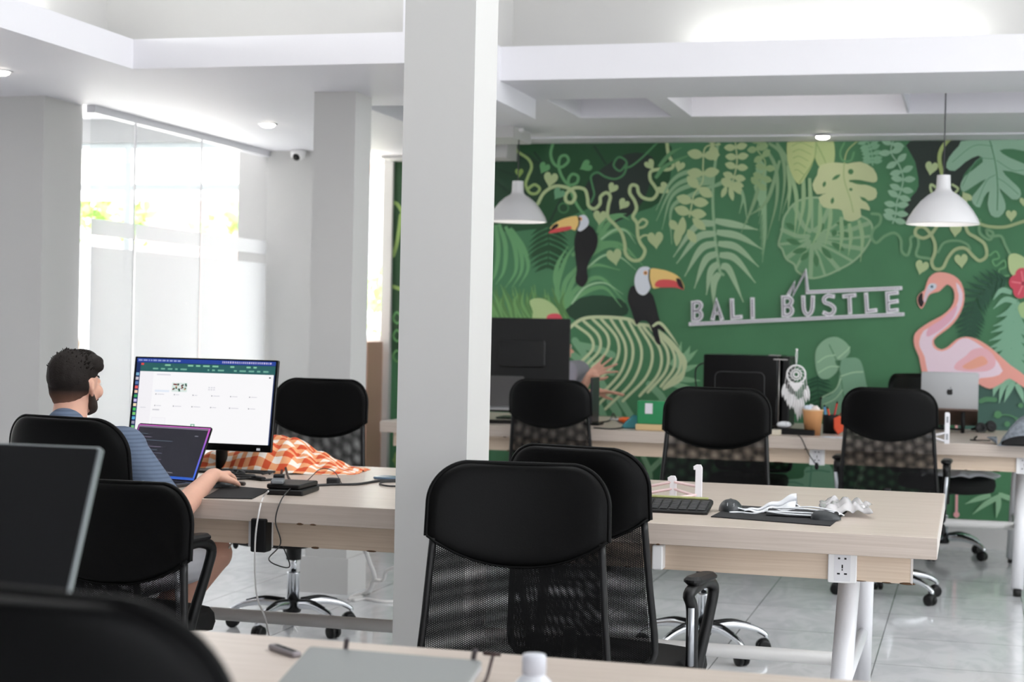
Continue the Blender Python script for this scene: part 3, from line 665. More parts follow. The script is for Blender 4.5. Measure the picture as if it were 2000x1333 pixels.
# right-hand palms
PT.fern('9', [(930, 190), (760, 260), (640, 400), (600, 560), (590, 720)], 15, 185, 26, (34, 78, 56), 55, .1, stem=9, stemcol=(26, 62, 44))
PT.fern('9', [(1010, 380), (980, 560), (960, 720), (962, 900), (1000, 1060)], 12, 270, 46, (118, 168, 136), 45, .25, (-1, 1), 16, (98, 148, 116))
for a in ([(1000, 400), (900, 380), (800, 460)], [(960, 320), (870, 300), (800, 380)], [(940, 1060), (880, 1150), (850, 1280)], [(975, 1100), (930, 1180), (895, 1270)], [(1000, 1110), (1040, 1190), (1066, 1280)], [(860, 1100), (820, 1150), (800, 1220)]): PT.stroke('9', a, 42, (128, 176, 144), 6, 3, False)
PT.nx()
PT.fern('9', [(1300, 300), (1280, 600), (1250, 900)], 9, 240, 46, (118, 168, 136), 45, .25, (-1, 1), 16)
PT.poly('9', [(935, 0), (1000, -20), (1100, 40), (1110, 120), (1000, 178), (950, 150), (930, 80)], (176, 196, 138))
PT.poly('9', [(1015, 440), (1060, 400), (1140, 420), (1150, 520), (1060, 540), (1025, 500)], (160, 190, 130))
for k in range(5):
    a = R(-100+72*k); PT.circ('9', 1062+math.cos(a)*66, 240+math.sin(a)*72, 62, (206, 66, 84), 66)
for k in range(5):
    a = R(-100+72*k); PT.stroke('9', [(1062, 240), (1062+math.cos(a)*100, 240+math.sin(a)*105)], 12, (228, 116, 128), 1, 0, False)
PT.nx(); PT.circ('9', 1060, 240, 18, (170, 40, 60))
for x, y, r in ((920, 1460, 60), (1040, 1300, 22), (1000, 1420, 12)): PT.circ('9', x, y, r if r < 40 else 24, (72, 128, 84))
PT.stroke('9', [(690, 1262), (740, 1245), (815, 1250)], 40, (72, 126, 84)); PT.stroke('8', [(1690, 820), (1780, 810), (1860, 840)], 10, (72, 126, 84))
PT.circ('8', 1715, 808, 26, (76, 132, 84)); PT.circ('8', 1865, 745, 12, (76, 132, 84)); PT.circ('8', 1660, 870, 10, (76, 132, 84))
# flamingo
PK, PK2, PK3, CO = (236, 168, 170), (236, 208, 220), (236, 176, 184), (244, 158, 144)
FL = [(212, 270), (240, 192), (300, 147), (380, 145), (460, 172), (522, 232), (550, 330), (542, 430), (492, 540), (420, 622), (340, 682), (285, 732), (300, 785), (350, 812), (410, 785), (475, 728), (560, 702), (650, 720), (740, 770), (840, 850), (950, 950), (1100, 1060), (1120, 1170), (1030, 1120), (940, 1065), (880, 1102), (830, 1130), (770, 1155), (700, 1130), (640, 1100), (560, 1150), (400, 1180), (240, 1140), (180, 1010), (155, 880), (115, 785), (110, 700), (150, 640), (250, 572), (350, 520), (430, 450), (462, 370), (452, 290), (405, 250), (370, 272), (330, 310), (280, 322), (240, 345), (212, 405), (180, 460), (150, 430), (138, 370), (165, 325), (200, 300)]
PT.poly('9', FL, CO, 2)
PT.poly('9', [(158, 740), (195, 650), (290, 600), (400, 520), (480, 430), (500, 340), (470, 240), (500, 250), (535, 330), (525, 430), (470, 540), (390, 620), (310, 685), (270, 735), (285, 800), (355, 828), (430, 795), (500, 730), (580, 715), (690, 780), (790, 860), (882, 1000), (800, 1050), (690, 1062), (600, 1100), (300, 1100), (230, 1010), (205, 880), (165, 800)], PK2, 2)
PT.poly('9', [(240, 250), (270, 190), (340, 165), (430, 180), (480, 250), (470, 320), (450, 270), (400, 235), (350, 262), (300, 300), (255, 300)], (236, 160, 146), 2)
PT.poly('9', [(240, 620), (340, 560), (440, 470), (490, 430), (450, 540), (370, 620), (280, 680), (220, 700)], (226, 168, 186), 2)
PT.poly('9', [(475, 935), (560, 870), (620, 815), (720, 800), (800, 860), (820, 930), (790, 980), (700, 1005), (480, 992)], PK3)
PT.poly('9', [(530, 965), (590, 920), (700, 868), (752, 925), (700, 958), (600, 985)], (238, 160, 136))
PT.poly('9', [(205, 330), (240, 250), (300, 240), (305, 280), (240, 330), (215, 395), (195, 400)], (216, 196, 206), 2)
PT.circ('9', 268, 268, 34, (206, 210, 220), 30); PT.circ('9', 267, 268, 13, (90, 120, 140)); PT.circ('9', 267, 268, 6, (20, 20, 24))
PT.poly('9', [(168, 328), (186, 326), (188, 380), (198, 405), (178, 446), (152, 420), (145, 368)], (26, 14, 18))
PT.stroke('0', [(1868, 830), (1869, 930), (1868, 1010)], 5, PK)
PT.circ('0', 1868, 1006, 6, PK)
# planting seen under the tables
PT.poly('8', [(160, 1290), (260, 1255), (380, 1240), (400, 1170), (560, 1150), (600, 1280), (620, 1400), (170, 1400)], (124, 176, 142))
for a in ([(180, 1300), (300, 1270), (380, 1290)], [(400, 1200), (480, 1190), (560, 1200)], [(440, 1140), (430, 1260), (420, 1350)]): PT.stroke('8', a, 12, (92, 148, 116), 5, 0, False)
PT.nx()
for a in ([(1960, 966), (1925, 985), (1900, 1005)], [(1950, 970), (1950, 990), (1946, 1012)], [(1950, 966), (1975, 975), (1990, 980)], [(1935, 968), (1910, 975), (1885, 985)], [(1700, 880), (1670, 960), (1660, 1010)], [(1250, 880), (1270, 930), (1262, 1000)], [(1230, 960), (1290, 900), (1330, 870)]): PT.stroke('0', a, 9, (136, 182, 140), 5, 3, False)
PT.nx()
# sliver between column and doorway, and the part hidden behind the column
PT.poly('0', [(766, 312), (790, 312), (950, 312), (950, 470), (860, 600), (766, 700)], (26, 64, 34), 0)
for a in ([(766, 395), (778, 402), (800, 440)], [(783, 420), (776, 470), (768, 500)], [(768, 560), (790, 570), (820, 600)], [(800, 380), (860, 420), (940, 400)], [(840, 620), (880, 560), (950, 540)], [(820, 700), (870, 740), (950, 720)], [(770, 900), (800, 850), (830, 900)]): PT.stroke('0', a, 7, (130, 160, 84), 6)
for y in (610, 645, 685): PT.stroke('0', [(775, y), (768, y+12), (776, y+22), (784, y+12)], 4, (88, 146, 84), 6, 0, True, True)
PT.heart('0', 790, 905, 26, .5, (124, 160, 92)); PT.fern('0', [(870, 760), (880, 860), (890, 960)], 8, 60, 10, (96, 150, 96))
mu = PT.mb.build('mural', PT.mats, None, False)
tag(mu, 'painted jungle mural with toucans, flamingo and tropical leaves on the green back wall', 'mural')

# ------------------------------------------------------------------ hanging wall sign
sgn = thing('wall_sign', 'white outlined BALI BUSTLE lettering sign hung on the green mural wall', 'sign', (PY(1555, 600, YB).x, YB, PY(1555, 600, YB).z))
edge, core = mat('sign_white', (252, 250, 255), .4), mat('sign_core', (58, 52, 72), .4)
def signpart(name, items):
    m = MB(); m.M = Matrix.Translation(-Vector(sgn.location))
    for it, (c, pts, w0, nn) in enumerate(items):
        P = catmull([(x, y, 0) for x, y in cv(c, pts)], nn) if nn > 1 else [Vector((x, y, 0)) for x, y in cv(c, pts)]
        for w_, y0, y1, mi in ((w0/8.333, YB-.030-.0004*it, YB-.016-.0002*it, 0), (w0*.13/8.333, YB-.040-.0003*it, YB-.03, 1)):
            L = len(P); vs = []
            for i in range(L):
                t0 = (P[i]-P[i-1]) if i else (P[1]-P[0]); t1 = (P[i+1]-P[i]) if i < L-1 else t0
                t0.normalize(); t1.normalize(); b = (t0+t1); b = b.normalized() if b.length > .2 else t0
                n_ = Vector((-b.y, b.x, 0)); k = min(1/max(.35, abs(n_.dot(Vector((-t0.y, t0.x, 0))))), 1.8)
                e = b*(w_/2)*(-1 if i == 0 else (1 if i == L-1 else 0))
                for sd in (1, -1):
                    q = P[i]+n_*sd*w_/2*k+e
                    for yy in (y0, y1): r_ = PY(q.x, q.y, YB-.03); vs.append((r_.x, yy, r_.z))
            fs = []
            for i in range(L-1):
                a = i*4; b2 = a+4
                fs += [(a, a+2, b2+2, b2), (a+1, b2+1, b2+3, a+3), (a, b2, b2+1, a+1), (a+2, a+3, b2+3, b2+2)]
            fs += [(0, 1, 3, 2), (4*L-4, 4*L-2, 4*L-1, 4*L-3)]
            m.add(vs, fs, mi)
    return m.build(name, [edge, core], sgn)
WL = 66
signpart('lettering', [('s', [(280, 600), (282, 870)], WL, 1), ('s', [(280, 600), (370, 590), (408, 640), (370, 712), (290, 733)], WL, 5), ('s', [(290, 733), (385, 742), (412, 810), (370, 868), (282, 872)], WL, 5),
    ('s', [(600, 850), (660, 570), (742, 850)], WL, 1), ('s', [(622, 775), (715, 765)], WL*.8, 1), ('s', [(912, 560), (922, 842), (1050, 828)], WL, 1), ('s', [(1245, 545), (1250, 828)], WL, 1),
    ])
signpart('lettering', [('s', [(1745, 512), (1753, 800)], WL, 1), ('s', [(1745, 515), (1840, 510), (1885, 570), (1840, 642), (1755, 655)], WL, 5), ('s', [(1755, 655), (1850, 655), (1892, 725), (1850, 795), (1755, 802)], WL, 5),
    ('t', [(240, 510), (250, 700), (290, 780), (340, 780), (385, 700), (397, 510)], WL, 5), ('t', [(720, 492), (640, 482), (580, 530), (592, 590), (680, 625), (742, 682), (728, 758), (660, 790), (588, 765)], WL, 5),
    ('t', [(910, 492), (1070, 475)], WL, 1), ('t', [(990, 485), (1002, 752)], WL, 1), ('t', [(1262, 465), (1280, 740), (1412, 722)], WL, 1),
    ('t', [(1760, 432), (1608, 448), (1622, 735), (1760, 718)], WL, 1), ('t', [(1618, 592), (1760, 572)], WL, 1)])
signpart('underline', [('s', [(240, 945), (3690, 785)], 58, 1)])
signpart('lightning_line', [('s', [(1840, 450), (1925, 285), (1915, 450), (2110, 85), (2140, 425), (3655, 358)], 58, 1)])

# ------------------------------------------------------------------ bench tables
def table(name, lab, x0, x1, y0, y1, legs, plates, rnd):
    t = thing(name, lab, 'table', ((x0+x1)/2, (y0+y1)/2, 0), 0, 'long oak-topped bench tables')
    T0 = Matrix.Translation((-(x0+x1)/2, -(y0+y1)/2, 0)); ym = (y0+y1)/2
    def M_():
        m = MB(); m.M = T0; return m
    m = M_(); o = [(x0+.0, y0), (x1, y0), (x1, y1), (x0, y1)]
    m.prism([(x0, y0), (x1, y0), (x1, y1), (x0, y1)], .69, .75, .0015)
    for _ in range(int((x1-x0)*2.2)):
        m.ball((rnd.uniform(x0+.1, x1-.1), y0+.001, .6905), (rnd.uniform(.006, .016), .002, rnd.uniform(.002, .004)), 6, 1)
    m.box(x1+.0002, x1+.002, y0+.002, y1-.002, .692, .748, 2); m.box(x0-.002, x0-.0002, y0+.002, y1-.002, .692, .748, 2)
    band = mat('pale_edge_band', (216, 208, 202), .4)
    tt = m.build('tabletop', [wood, chipm, band], t)
    for k, ya in enumerate((y0+.06, y1-.06)):
        m = M_(); ax0, ax1 = x0+.06, x1-.068; m.box(ax0, ax1, ya-.009, ya+.009, .614, .6895); m.box(ax1+.0002, ax1+.006, ya-.010, ya+.010, .613, .6893, 2)
        if k == 0:
            for _ in range(int((x1-x0)*5)): m.ball((rnd.uniform(ax0, ax1), ya-.009, .6145), (rnd.uniform(.006, .022), .0015, rnd.uniform(.0015, .004)), 6, 1)
        m.build('apron', [wood2, chipm, band], t)
    for lx in legs:
        for s, yf in ((1, y0+.05), (-1, y1-.05)):
            m = M_(); top = (lx+.012, yf+s*.26, .665); bot = (lx-.008, yf-s*.03, .035)
            m.tube([top, bot], [.031, .031, .030], 20); lg = m.build('leg', whitem, t)
            m = M_(); m.tube([(bot[0], bot[1], .036), (bot[0], bot[1]-s*.002, .001)], [.020, .020], 16); m.build('foot', rubber, lg)
        m = M_(); m.tube([(lx, y0+.14, .28), (lx, y1-.14, .28)], .019, 14)
        m.tube([(lx, ym-.46, .668), (lx, ym+.46, .668)], .02, 10); m.build('crossbar', whitem, t)
    m = M_(); m.tube([(legs[0]-.0, ym, .28), (legs[-1]+.0, ym, .28)], .0215, 18); m.build('stretcher', greym, t)
    for px_ in plates:
        m = M_(); m.rbox(0, 0, 0, .012, .078, .083, .004, .002, T=Matrix.Translation((px_, y0+.05, .649)) @ Matrix.Rotation(R(90), 4, 'X')); sp = m.build('socket_plate', whitep, t)
        m = M_()
        def slot(dx, dz, w_, h_): m.box(px_+dx-w_/2, px_+dx+w_/2, y0+.0374, y0+.039, .649+dz-h_/2, .649+dz+h_/2)
        m.box(px_-.022, px_+.022, y0+.0375, y0+.0379, .613, .6855); pl = m.build('socket_insert', mat('socket_insert', (218, 217, 220), .4), sp)
        m = M_()
        for a in ((-.009, .026, .006, .005), (.008, .026, .006, .005), (0, .004, .004, .010), (0, -.005, .0035, .004), (-.010, -.016, .008, .0045), (.009, -.016, .008, .0045)): slot(*a)
        m.build('socket_holes', darkslot, sp)
    return t
rn = random.Random(11)
table('bench_table', 'long oak-topped bench table in the middle, with keyboard, masks and the man at its end', -3.45, -.080, 4.6, 5.89, (-3.15, -.335), (-.33, -2.06), rn)
table('bench_table', 'long oak-topped bench table along the mural wall, with silver laptop and computer tower', -3.12, .52, 8.6, 9.9, (-2.85, .25), (-.755, .262), rn)
table('bench_table', 'long oak-topped bench table at the front, with closed grey laptop and white bottle', -2.6, -.06, 1.38, 2.665, (-2.35, -.3), (), rn)

# ------------------------------------------------------------------ office chairs
def ychair(z): return -.215-.10*max(0, z-.45)
def chair(lab, cx, cy, face, dz=0., arms=False, spin=0., top=1.03, bw=.22, moire=0):
    """cx,cy: floor point of the base; face: degrees clockwise from +Y the sitter looks to"""
    t = thing('office_chair', lab, 'chair', (cx, cy, 0), R(-face), 'black mesh-back office chairs')
    # star base
    hub = MB(); hub.lathe([(.032, .075), (.036, .085), (.036, .118), (.027, .126)], 20)
    hb = hub.build('base_hub', plast, t)
    for k in range(5):
        a = R(72*k+spin); d = Vector((math.cos(a), math.sin(a), 0))
        m = MB(); m.tube([d*.03+Vector((0, 0, .108)), d*.12+Vector((0, 0, .116)), d*.21+Vector((0, 0, .100)), d*.262+Vector((0, 0, .074)), d*.268+Vector((0, 0, .058))], [.019, .017, .013, .010, .009], 12, n=4)
        sp = m.build('base_arm', chrome, t)
        m = MB(); m.tube([d*.035+Vector((0, 0, .124)), d*.12+Vector((0, 0, .131)), d*.2+Vector((0, 0, .116))], [.010, .009, .004], 8, n=4); m.build('arm_cover', plast, sp)
        m = MB(); c = d*.268; s = Vector((-d.y, d.x, 0))
        for sg in (1, -1):
            Tm = Matrix.Translation(c+s*sg*.013-d*.012+Vector((0, 0, .0275))) @ Matrix(((s.x, d.x, 0, 0), (s.y, d.y, 0, 0), (s.z, 0, 1, 0), (0, 0, 0, 1))) @ Matrix.Rotation(R(90), 4, 'Y')
            m.lathe([(.018, -.010), (.026, -.008), (.0272, 0), (.026, .008), (.018, .010)], 18, 0, Tm)
        Tm = Matrix.Translation(c-d*.012+Vector((0, 0, .03))) @ Matrix(((s.x, d.x, 0, 0), (s.y, d.y, 0, 0), (s.z, 0, 1, 0), (0, 0, 0, 1)))
        m.ball((0, 0, .012), (.021, .025, .018), 10, 0, Tm); m.build('caster', plast, t)
    m = MB(); m.lathe([(.0255, .12), (.0255, .235), (.027, .237), (.027, .243), (.02, .244)], 24); m.lathe([(.013, .24), (.013, .31+dz)], 16); gp = m.build('gas_lift', chrome, t)
    m = MB(); m.lathe([(.031, .285+dz), (.033, .365+dz)], 20); m.build('lift_sleeve', plast, gp)
    # mechanism, lever
    m = MB(); m.rbox(0, -.01, .352+dz, .385+dz, .17, .24, .02, .006); m.tube([(0, .02, .37+dz), (.20, .03, .366+dz)], .006, 8)
    m.build('tilt_mechanism', plast, t)
    m = MB(); m.tube([(.16, .03, .366+dz), (.235, .05, .36+dz)], .005, 8); m.ball((.245, .052, .345+dz), (.014, .012, .026), 10); m.build('lever', plast, t)
    # seat
    m = MB()
    def seat(u, v, up_=1):
        x = (u*2-1); y = (v*2-1); e = (1-abs(x)**5)*(1-abs(y)**5); return e
    def sfn(u, v):
        if v > 1: v = 1
        a = 2*PI*u; ca, sa = math.cos(a), math.sin(a); n_ = 4.5; k = (abs(ca)**n_+abs(sa)**n_)**(-1/n_)
        prof = [(0, -.02), (.88, -.03), (.97, -.018), (1, .01), (.985, .035), (.93, .05), (.7, .055), (0, .05)]
        i = min(int(v*(len(prof)-1)), len(prof)-2); f = v*(len(prof)-1)-i
        r_, z_ = prof[i][0]*(1-f)+prof[i+1][0]*f, prof[i][1]*(1-f)+prof[i+1][1]*f
        x = k*ca*r_*.228; y = k*sa*r_*.232+.015
        if y > .15: z_ -= (y-.15)**2*3.2
        return Vector((x, y, .405+dz+z_))
    m.sheet(sfn, 49, 22); m.build('seat', fabric, t)
    # backrest
    tp = top+dz; r = .098; zs = tp-.178; zc = tp-.25
    def hw(z):
        if z > tp-r: return bw-r+math.sqrt(max(0, r*r-(z-(tp-r))**2))
        return bw+(tp-r-z)*.02
    def head(side):
        def fn(u, v):
            x_ = 2*u-1; zb = zs-(zs-zc)*(1-abs(x_)**2.2); z = zb+(tp-zb)*(1-(1-v)**1.0) if v < .75 else zb+(tp-zb)*(1-(1-v)**1.6*(.25**-.6))
            w_ = hw(z); th = .021*(max(0, 1-abs(x_)**5)**.5)*(max(0, 1-(2*v-1)**8)**.5)+.001
            if side > 0: th *= 1.15
            y = ychair(z)+.036*(x_*w_/bw)**2+side*th
            return Vector((x_*w_, y, z))
        return fn
    m = MB(); m.sheet(head(1), 33, 48); m.sheet(head(-1), 33, 48)
    hd = m.build('headrest', leather, t)
    m = MB(); pts = []
    for i in range(25):
        x_ = -1+2*i/24; zb = zs-(zs-zc)*(1-abs(x_)**2.2); pts.append((x_*hw(zb)*.985, ychair(zb)+.036*x_*x_-.012, zb+.003)); 
    m.tube(pts, .0032, 6); m.tube([(p[0], p[1]+.026, p[2]) for p in pts], .0032, 6)
    rim = []
    for i in range(91):
        a = i/90
        if a < .35: z = zs+(tp-r-zs)*(a/.35); x_ = -hw(z)
        elif a < .5: q = (a-.35)/.15*PI/2; z = tp-r+r*math.sin(q); x_ = -(bw-r+r*math.cos(q))
        else: break
        rim.append((x_, z))
    rim = rim+[(-x, z) for x, z in reversed(rim)]
    m.tube([(x, ychair(z)+.036*(x/bw)**2, z+.001) for x, z in rim], .006, 8); m.build('piping', leather, hd)
    zb0 = .475+dz
    def fx(z): return bw-.016+(zs-z)*.07
    m = MB()
    for sg in (1, -1):
        m.tube([(sg*fx(z), ychair(z)+.034, z) for z in (zs-.004, zs-.08, (zs+zb0)/2, zb0+.03)]+[(sg*(fx(zb0)-.03), ychair(zb0)+.02, zb0-.005)], .0115, 10, n=3, flat=.8)
    m.tube([(-(fx(zb0)-.03), ychair(zb0)+.02, zb0-.005), (0, ychair(zb0), zb0-.01), (fx(zb0)-.03, ychair(zb0)+.02, zb0-.005)], .0115, 10, n=4)
    m.build('back_frame', plast, t)
    for k, (oy, ang) in enumerate(((.006, R(1.9 if moire else 2.6)), (-.011, R(-1.5 if moire else -2.0)))):
        m = MB()
        def nf(u, v):
            x_ = 2*u-1; zt = zs-(zs-zc)*(1-abs(x_)**2.2)+.02; z = zb0+(zt-zb0)*v
            return Vector((x_*(fx(z)-.006), ychair(z)+.034*x_*x_+oy-.004*math.sin(v*PI)*(k*2-1), z))
        m.sheet(nf, 17, 14); no = m.build('netting', netm, t); uvrot(no, ang, 1.0 if k == 0 else 1.04, k if moire else 0)
    m = MB(); m.tube([(0, -.10, .372+dz), (0, -.2, .375+dz), (0, -.262, .42+dz), (0, ychair(.5)-.03, .5+dz), (0, ychair(.6)-.022, .56+dz)], [.022, .024, .024, .022, .018], 12, n=5, flat=.45)
    m.build('back_support', plast, t)
    if arms:
        for sg in (1, -1):
            X_ = .246*sg
            m = MB(); m.tube([(sg*.20, .0, .385+dz), (sg*.24, .0, .39+dz), (X_, -.01, .44+dz), (X_*1.05, -.045, .60+dz), (X_*1.05, -.07, .645+dz), (X_*1.05, .0, .664+dz), (X_*1.05, .06, .664+dz), (X_*1.05, .105, .64+dz), (X_*1.04, .09, .58+dz), (X_, .05, .47+dz), (sg*.24, .03, .40+dz)], [.016, .016, .017, .016, .016, .018, .018, .016, .015, .016, .016], 12, n=5, flat=1.0)
            ar = m.build('armrest', plast, t)
            m = MB(); m.rbox(X_*1.05, .01, .668+dz, .69+dz, .052, .15, .024, .008); m.build('arm_pad', plast, ar)
            m = MB(); m.tube([(X_+sg*.005, -.028, .45+dz), (X_*1.05+sg*.005, -.062, .61+dz)], .0085, 10); m.build('silver_insert', silver, ar)
    return t
def back_at(bx, by, face, off=.262):
    a = R(face); return bx+off*math.sin(a), by+off*math.cos(a)
def ch(lab, bx, by, face, **k): return chair(lab, *back_at(bx, by, face), face, **k)
ch('black chair with open netting in front of the big white column, above the bottle', -1.05, 3.9, 172, dz=-.07, spin=10, moire=1)
ch('black armchair turned aside, overlapped by the open-netting chair, armrest at the oak apron', -1.0, 4.22, 13, dz=-.05, arms=True, spin=20, bw=.205, moire=1)
ch('black mesh-back chair across the middle table, in front of the computer tower', -1.005, 6.85, 181, dz=.02, spin=-8)
ch('black armchair at the wall table, in front of the silver laptop', -.374, 8.05, 2, arms=True, spin=35)
ch('black chair at the wall table in front of the big black monitor', -2.11, 8.35, 3, dz=-.02, spin=0)
ch('black mesh-back chair behind the plaid shirt, facing the lit monitor table', -2.70, 6.72, 183, dz=.01, spin=12)
c7 = ch('black armchair the man sits in', -2.485, 4.20, 12, arms=True, dz=-.025, spin=15)
ch('black mesh-back chair beside the dark monitor, partly hiding the man', -2.02, 3.69, 178, dz=-.14, spin=5, moire=1)
ch('black chair with only its big blurred headrest showing, at the front table edge', -.785, 1.22, 6, dz=.038, spin=0)
ch('black armless chair behind the silver laptop, a grey cloth on its seat', -.345, 10.17, 128, dz=.02, spin=25, bw=.235)
ch('black chair hidden behind the computer tower, only its seat showing under the wall table', -1.27, 10.24, 180, dz=-.03, spin=25)

# ------------------------------------------------------------------ things on the middle table
TZ = .7502
def at(name, lab, cat, p, rz=0, group=None): return thing(name, lab, cat, (p[0], p[1], p[2] if len(p) > 2 else TZ), rz, group)
def rod(m, pts, r, mi=0, n=5, seg=8): m.tube(pts, r, seg, mi, n)

# keyboard
t = at('keyboard', 'black wireless keyboard with pale green top edge on the middle table', 'keyboard', (-.955, 4.925), R(1))
tilt = Matrix.Rotation(R(9), 4, 'X')
m = MB(); m.M = Matrix.Translation((0, 0, .012)) @ tilt; m.rbox(0, 0, -.006, .010, .43, .15, .012, .004); m.tube([(-.2, .066, .012), (.2, .066, .012)], .0045, 8, 1); m.build('body', [plast, mat('olive_strip', (150, 152, 96), .5)], t)
m = MB(); m.M = Matrix.Translation((0, 0, .012)) @ tilt
for r_ in range(5):
    for c_ in range(15):
        m.rbox(-.196+c_*.028, -.056+r_*.0225, .0095, .0135, .0235, .0185, .003, .0015, 0, None, 2)
m.build('keys', mat('key_grey', (34, 34, 36), .45), t)
# mouse pad, mouse
padm = mat('pad_cloth', (24, 24, 26), .9, bump=(700, .2))
def pad(lab, corners):
    c = sum((Vector(q) for q in corners), Vector())/4; m = MB(); m.M = Matrix.Translation(-c)
    m.prism([(q[0], q[1]) for q in corners], TZ, TZ+.003, .001); o = m.build('mouse_pad', padm); o.location = c; return tag(o, lab, 'mouse pad')
pad('black cloth mouse pad under the masks on the middle table', [PZ(1388, 1011), PZ(1622, 1029), PZ(1655, 1001), PZ(1432, 989)])
def mouse(lab, p, rz, s=1., logo=False):
    t = at('computer_mouse', lab, 'computer mouse', p, rz)
    m = MB()
    def fn(u, v):
        a = 2*PI*u; r_ = math.sin(PI/2*min(1, (1-v)*1.0)) ; r_ = (1-v**2.2)**.5 if v < 1 else 0
        x = math.cos(a)*.032*r_*(1+.1*math.sin(a)); y = math.sin(a)*.056*r_; z = v*(.033-.009*math.sin(a)*r_)
        return Vector((x*s, y*s, z*s))
    m.sheet(fn, 29, 12); m.prism([(math.cos(a)*.031*s, math.sin(a)*.054*s) for a in [2*PI*k/20 for k in range(20)]], 0, .004); m.build('shell', mat('mouse_grey', (40, 44, 47), .4), t)
    m = MB(); m.lathe([(.009*s, -.003*s), (.010*s, 0), (.009*s, .003*s)], 12, 0, Matrix.Translation((0, .038*s, .020*s)) @ Matrix.Rotation(R(90), 4, 'Y')); m.build('scroll_wheel', rubber, t)
    return t
k = PZ(1425, 1000); mouse('dark grey mouse standing at the end of the keyboard', (k.x, k.y+.02), R(8), 1.12)
cu = bpy.data.curves.new('mark', 'FONT'); cu.body = 'logi'; cu.size = .012; cu.extrude = .0003; cu.align_x = 'CENTER'
def text_on(body, size, parent, name, matx, M, ext=.0003):
    c = bpy.data.curves.new(name, 'FONT'); c.body = body; c.size = size; c.extrude = ext; c.align_x = 'CENTER'; c.align_y = 'CENTER'
    ob = bpy.data.objects.new(name+'_tmp', c); COL.objects.link(ob); dg = bpy.context.evaluated_depsgraph_get(); me = bpy.data.meshes.new_from_object(ob.evaluated_get(dg)); bpy.data.objects.remove(ob)
    me.transform(M); me.materials.clear(); me.materials.append(matx); o = bpy.data.objects.new(name, me); COL.objects.link(o); o.parent = parent; return o
ms_ = [o for o in bpy.data.objects if o.name == 'computer_mouse'][0]
text_on('logi', .016, ms_, 'logo', mat('logo_grey', (190, 192, 195), .5), Matrix.Translation((0, -.052, .024)) @ Matrix.Rotation(R(52), 4, 'X'))
k = PZ(1612, 1003, .78); mouse('black mouse half under the clear bag on the mouse pad', (k.x-.005, k.y+.08, TZ+.003), R(-70), .8)

# face masks and earphones heap on the pad
maskm = mat('mask_white', (226, 228, 232), .7); maskd = mat('mask_dark', (30, 31, 34), .7)
def crumple(c, sx, sy, h, rz, seed, nu=26, nv=18, fold=3):
    rnd = random.Random(seed); ph = [rnd.uniform(0, 6) for _ in range(6)]; ca, sa = math.cos(rz), math.sin(rz)
    def fn(u, v):
        x, y = (u-.5)*sx, (v-.5)*sy
        n_ = noise.noise(Vector((u*3+seed, v*3, seed*.7)))*.8+noise.noise(Vector((u*7, v*7+seed, 2)))*.4
        e = 1-.55*max(abs(2*u-1), abs(2*v-1))**3
        z = h*e*(.35+.5*abs(math.sin(u*fold*PI+ph[0]+n_*1.5))*.7+.5*max(0, n_+.3))
        dx = noise.noise(Vector((u*2.4, v*2.4, seed+9)))*sx*.16; dy = noise.noise(Vector((u*2.4, v*2.4, seed+19)))*sy*.2
        return Vector((c[0]+(x+dx)*ca-(y+dy)*sa, c[1]+(x+dx)*sa+(y+dy)*ca, c[2]+max(.001, z)))
    return fn
def cloth(name, lab, cat, c, sx, sy, h, rz, seed, mats, th=.0015, res=(40, 30), fold=3, group=None):
    m = MB(); m.M = Matrix.Translation((-c[0], -c[1], -c[2])); m.sheet(crumple(c, sx, sy, h, rz, seed, fold=fold), res[0], res[1], th); o = m.build(name, mats); o.location = c
    return tag(o, lab, cat, group)
k = PZ(1505, 1002); t = at('face_mask', 'white face mask folded upright on the mouse pad', 'face mask', (k.x, k.y, TZ+.003))
m = MB()
def mf(u, v): return Vector((-.075+.15*u, .02*math.sin(v*7)+.045*(v-.5)*(1+u)-.02+.03*u, .002+.058*max(0, u)**1.3*(1-abs(2*v-1)**3)*(.8+.2*math.sin(v*18))+.004*math.sin(u*16)))
m.sheet(mf, 24, 16, .0018); m.build('body', maskm, t)
m = MB(); rod(m, [(-.07, -.03, .004), (-.10, -.05, .012), (-.125, -.03, .004), (-.10, .0, .002), (-.07, .0, .004)], .0022, n=6); rod(m, [(.06, .03, .03), (.09, .05, .006), (.05, .07, .004), (.03, .05, .01)], .0022, n=6); m.build('ear_loop', maskm, t)
k = PZ(1560, 1010); t = at('face_mask', 'black and white face masks lying flat between the white mask and the bag', 'face mask', (k.x, k.y, TZ+.003))
m = MB(); m.sheet(lambda u, v: Vector((-.09+.18*u, -.05+.11*v, .004+.012*abs(math.sin(u*7+v*2))*(1-abs(2*v-1)**3))), 28, 14, .0016); m.build('body', maskd, t)
m = MB()
for q in ([(-.09, -.04, .012), (-.03, -.062, .010), (.08, -.058, .009), (.11, -.045, .010), (.07, -.038, .013), (-.05, -.045, .014), (-.09, -.04, .012)], [(-.08, .02, .016), (0, -.01, .022), (.09, -.02, .018), (.12, .0, .01)], [(-.06, .05, .012), (.03, .03, .024), (.1, .03, .015), (.13, .01, .006)], [(-.10, -.02, .01), (-.13, -.03, .003), (-.17, -.015, .003), (-.20, -.03, .003)]): rod(m, q, .0024, n=6)
m.build('ear_loop', maskm, t)
k = PZ(1650, 1003); bagm = mat('clear_bag', (240, 238, 240), .18, trans=.55, spec=.6)
cloth('plastic_bag', 'clear crumpled plastic bag at the end of the mouse pad', 'plastic bag', (k.x, k.y, TZ), .15, .24, .05, R(5), 3, bagm, .0008, (36, 26), 4)

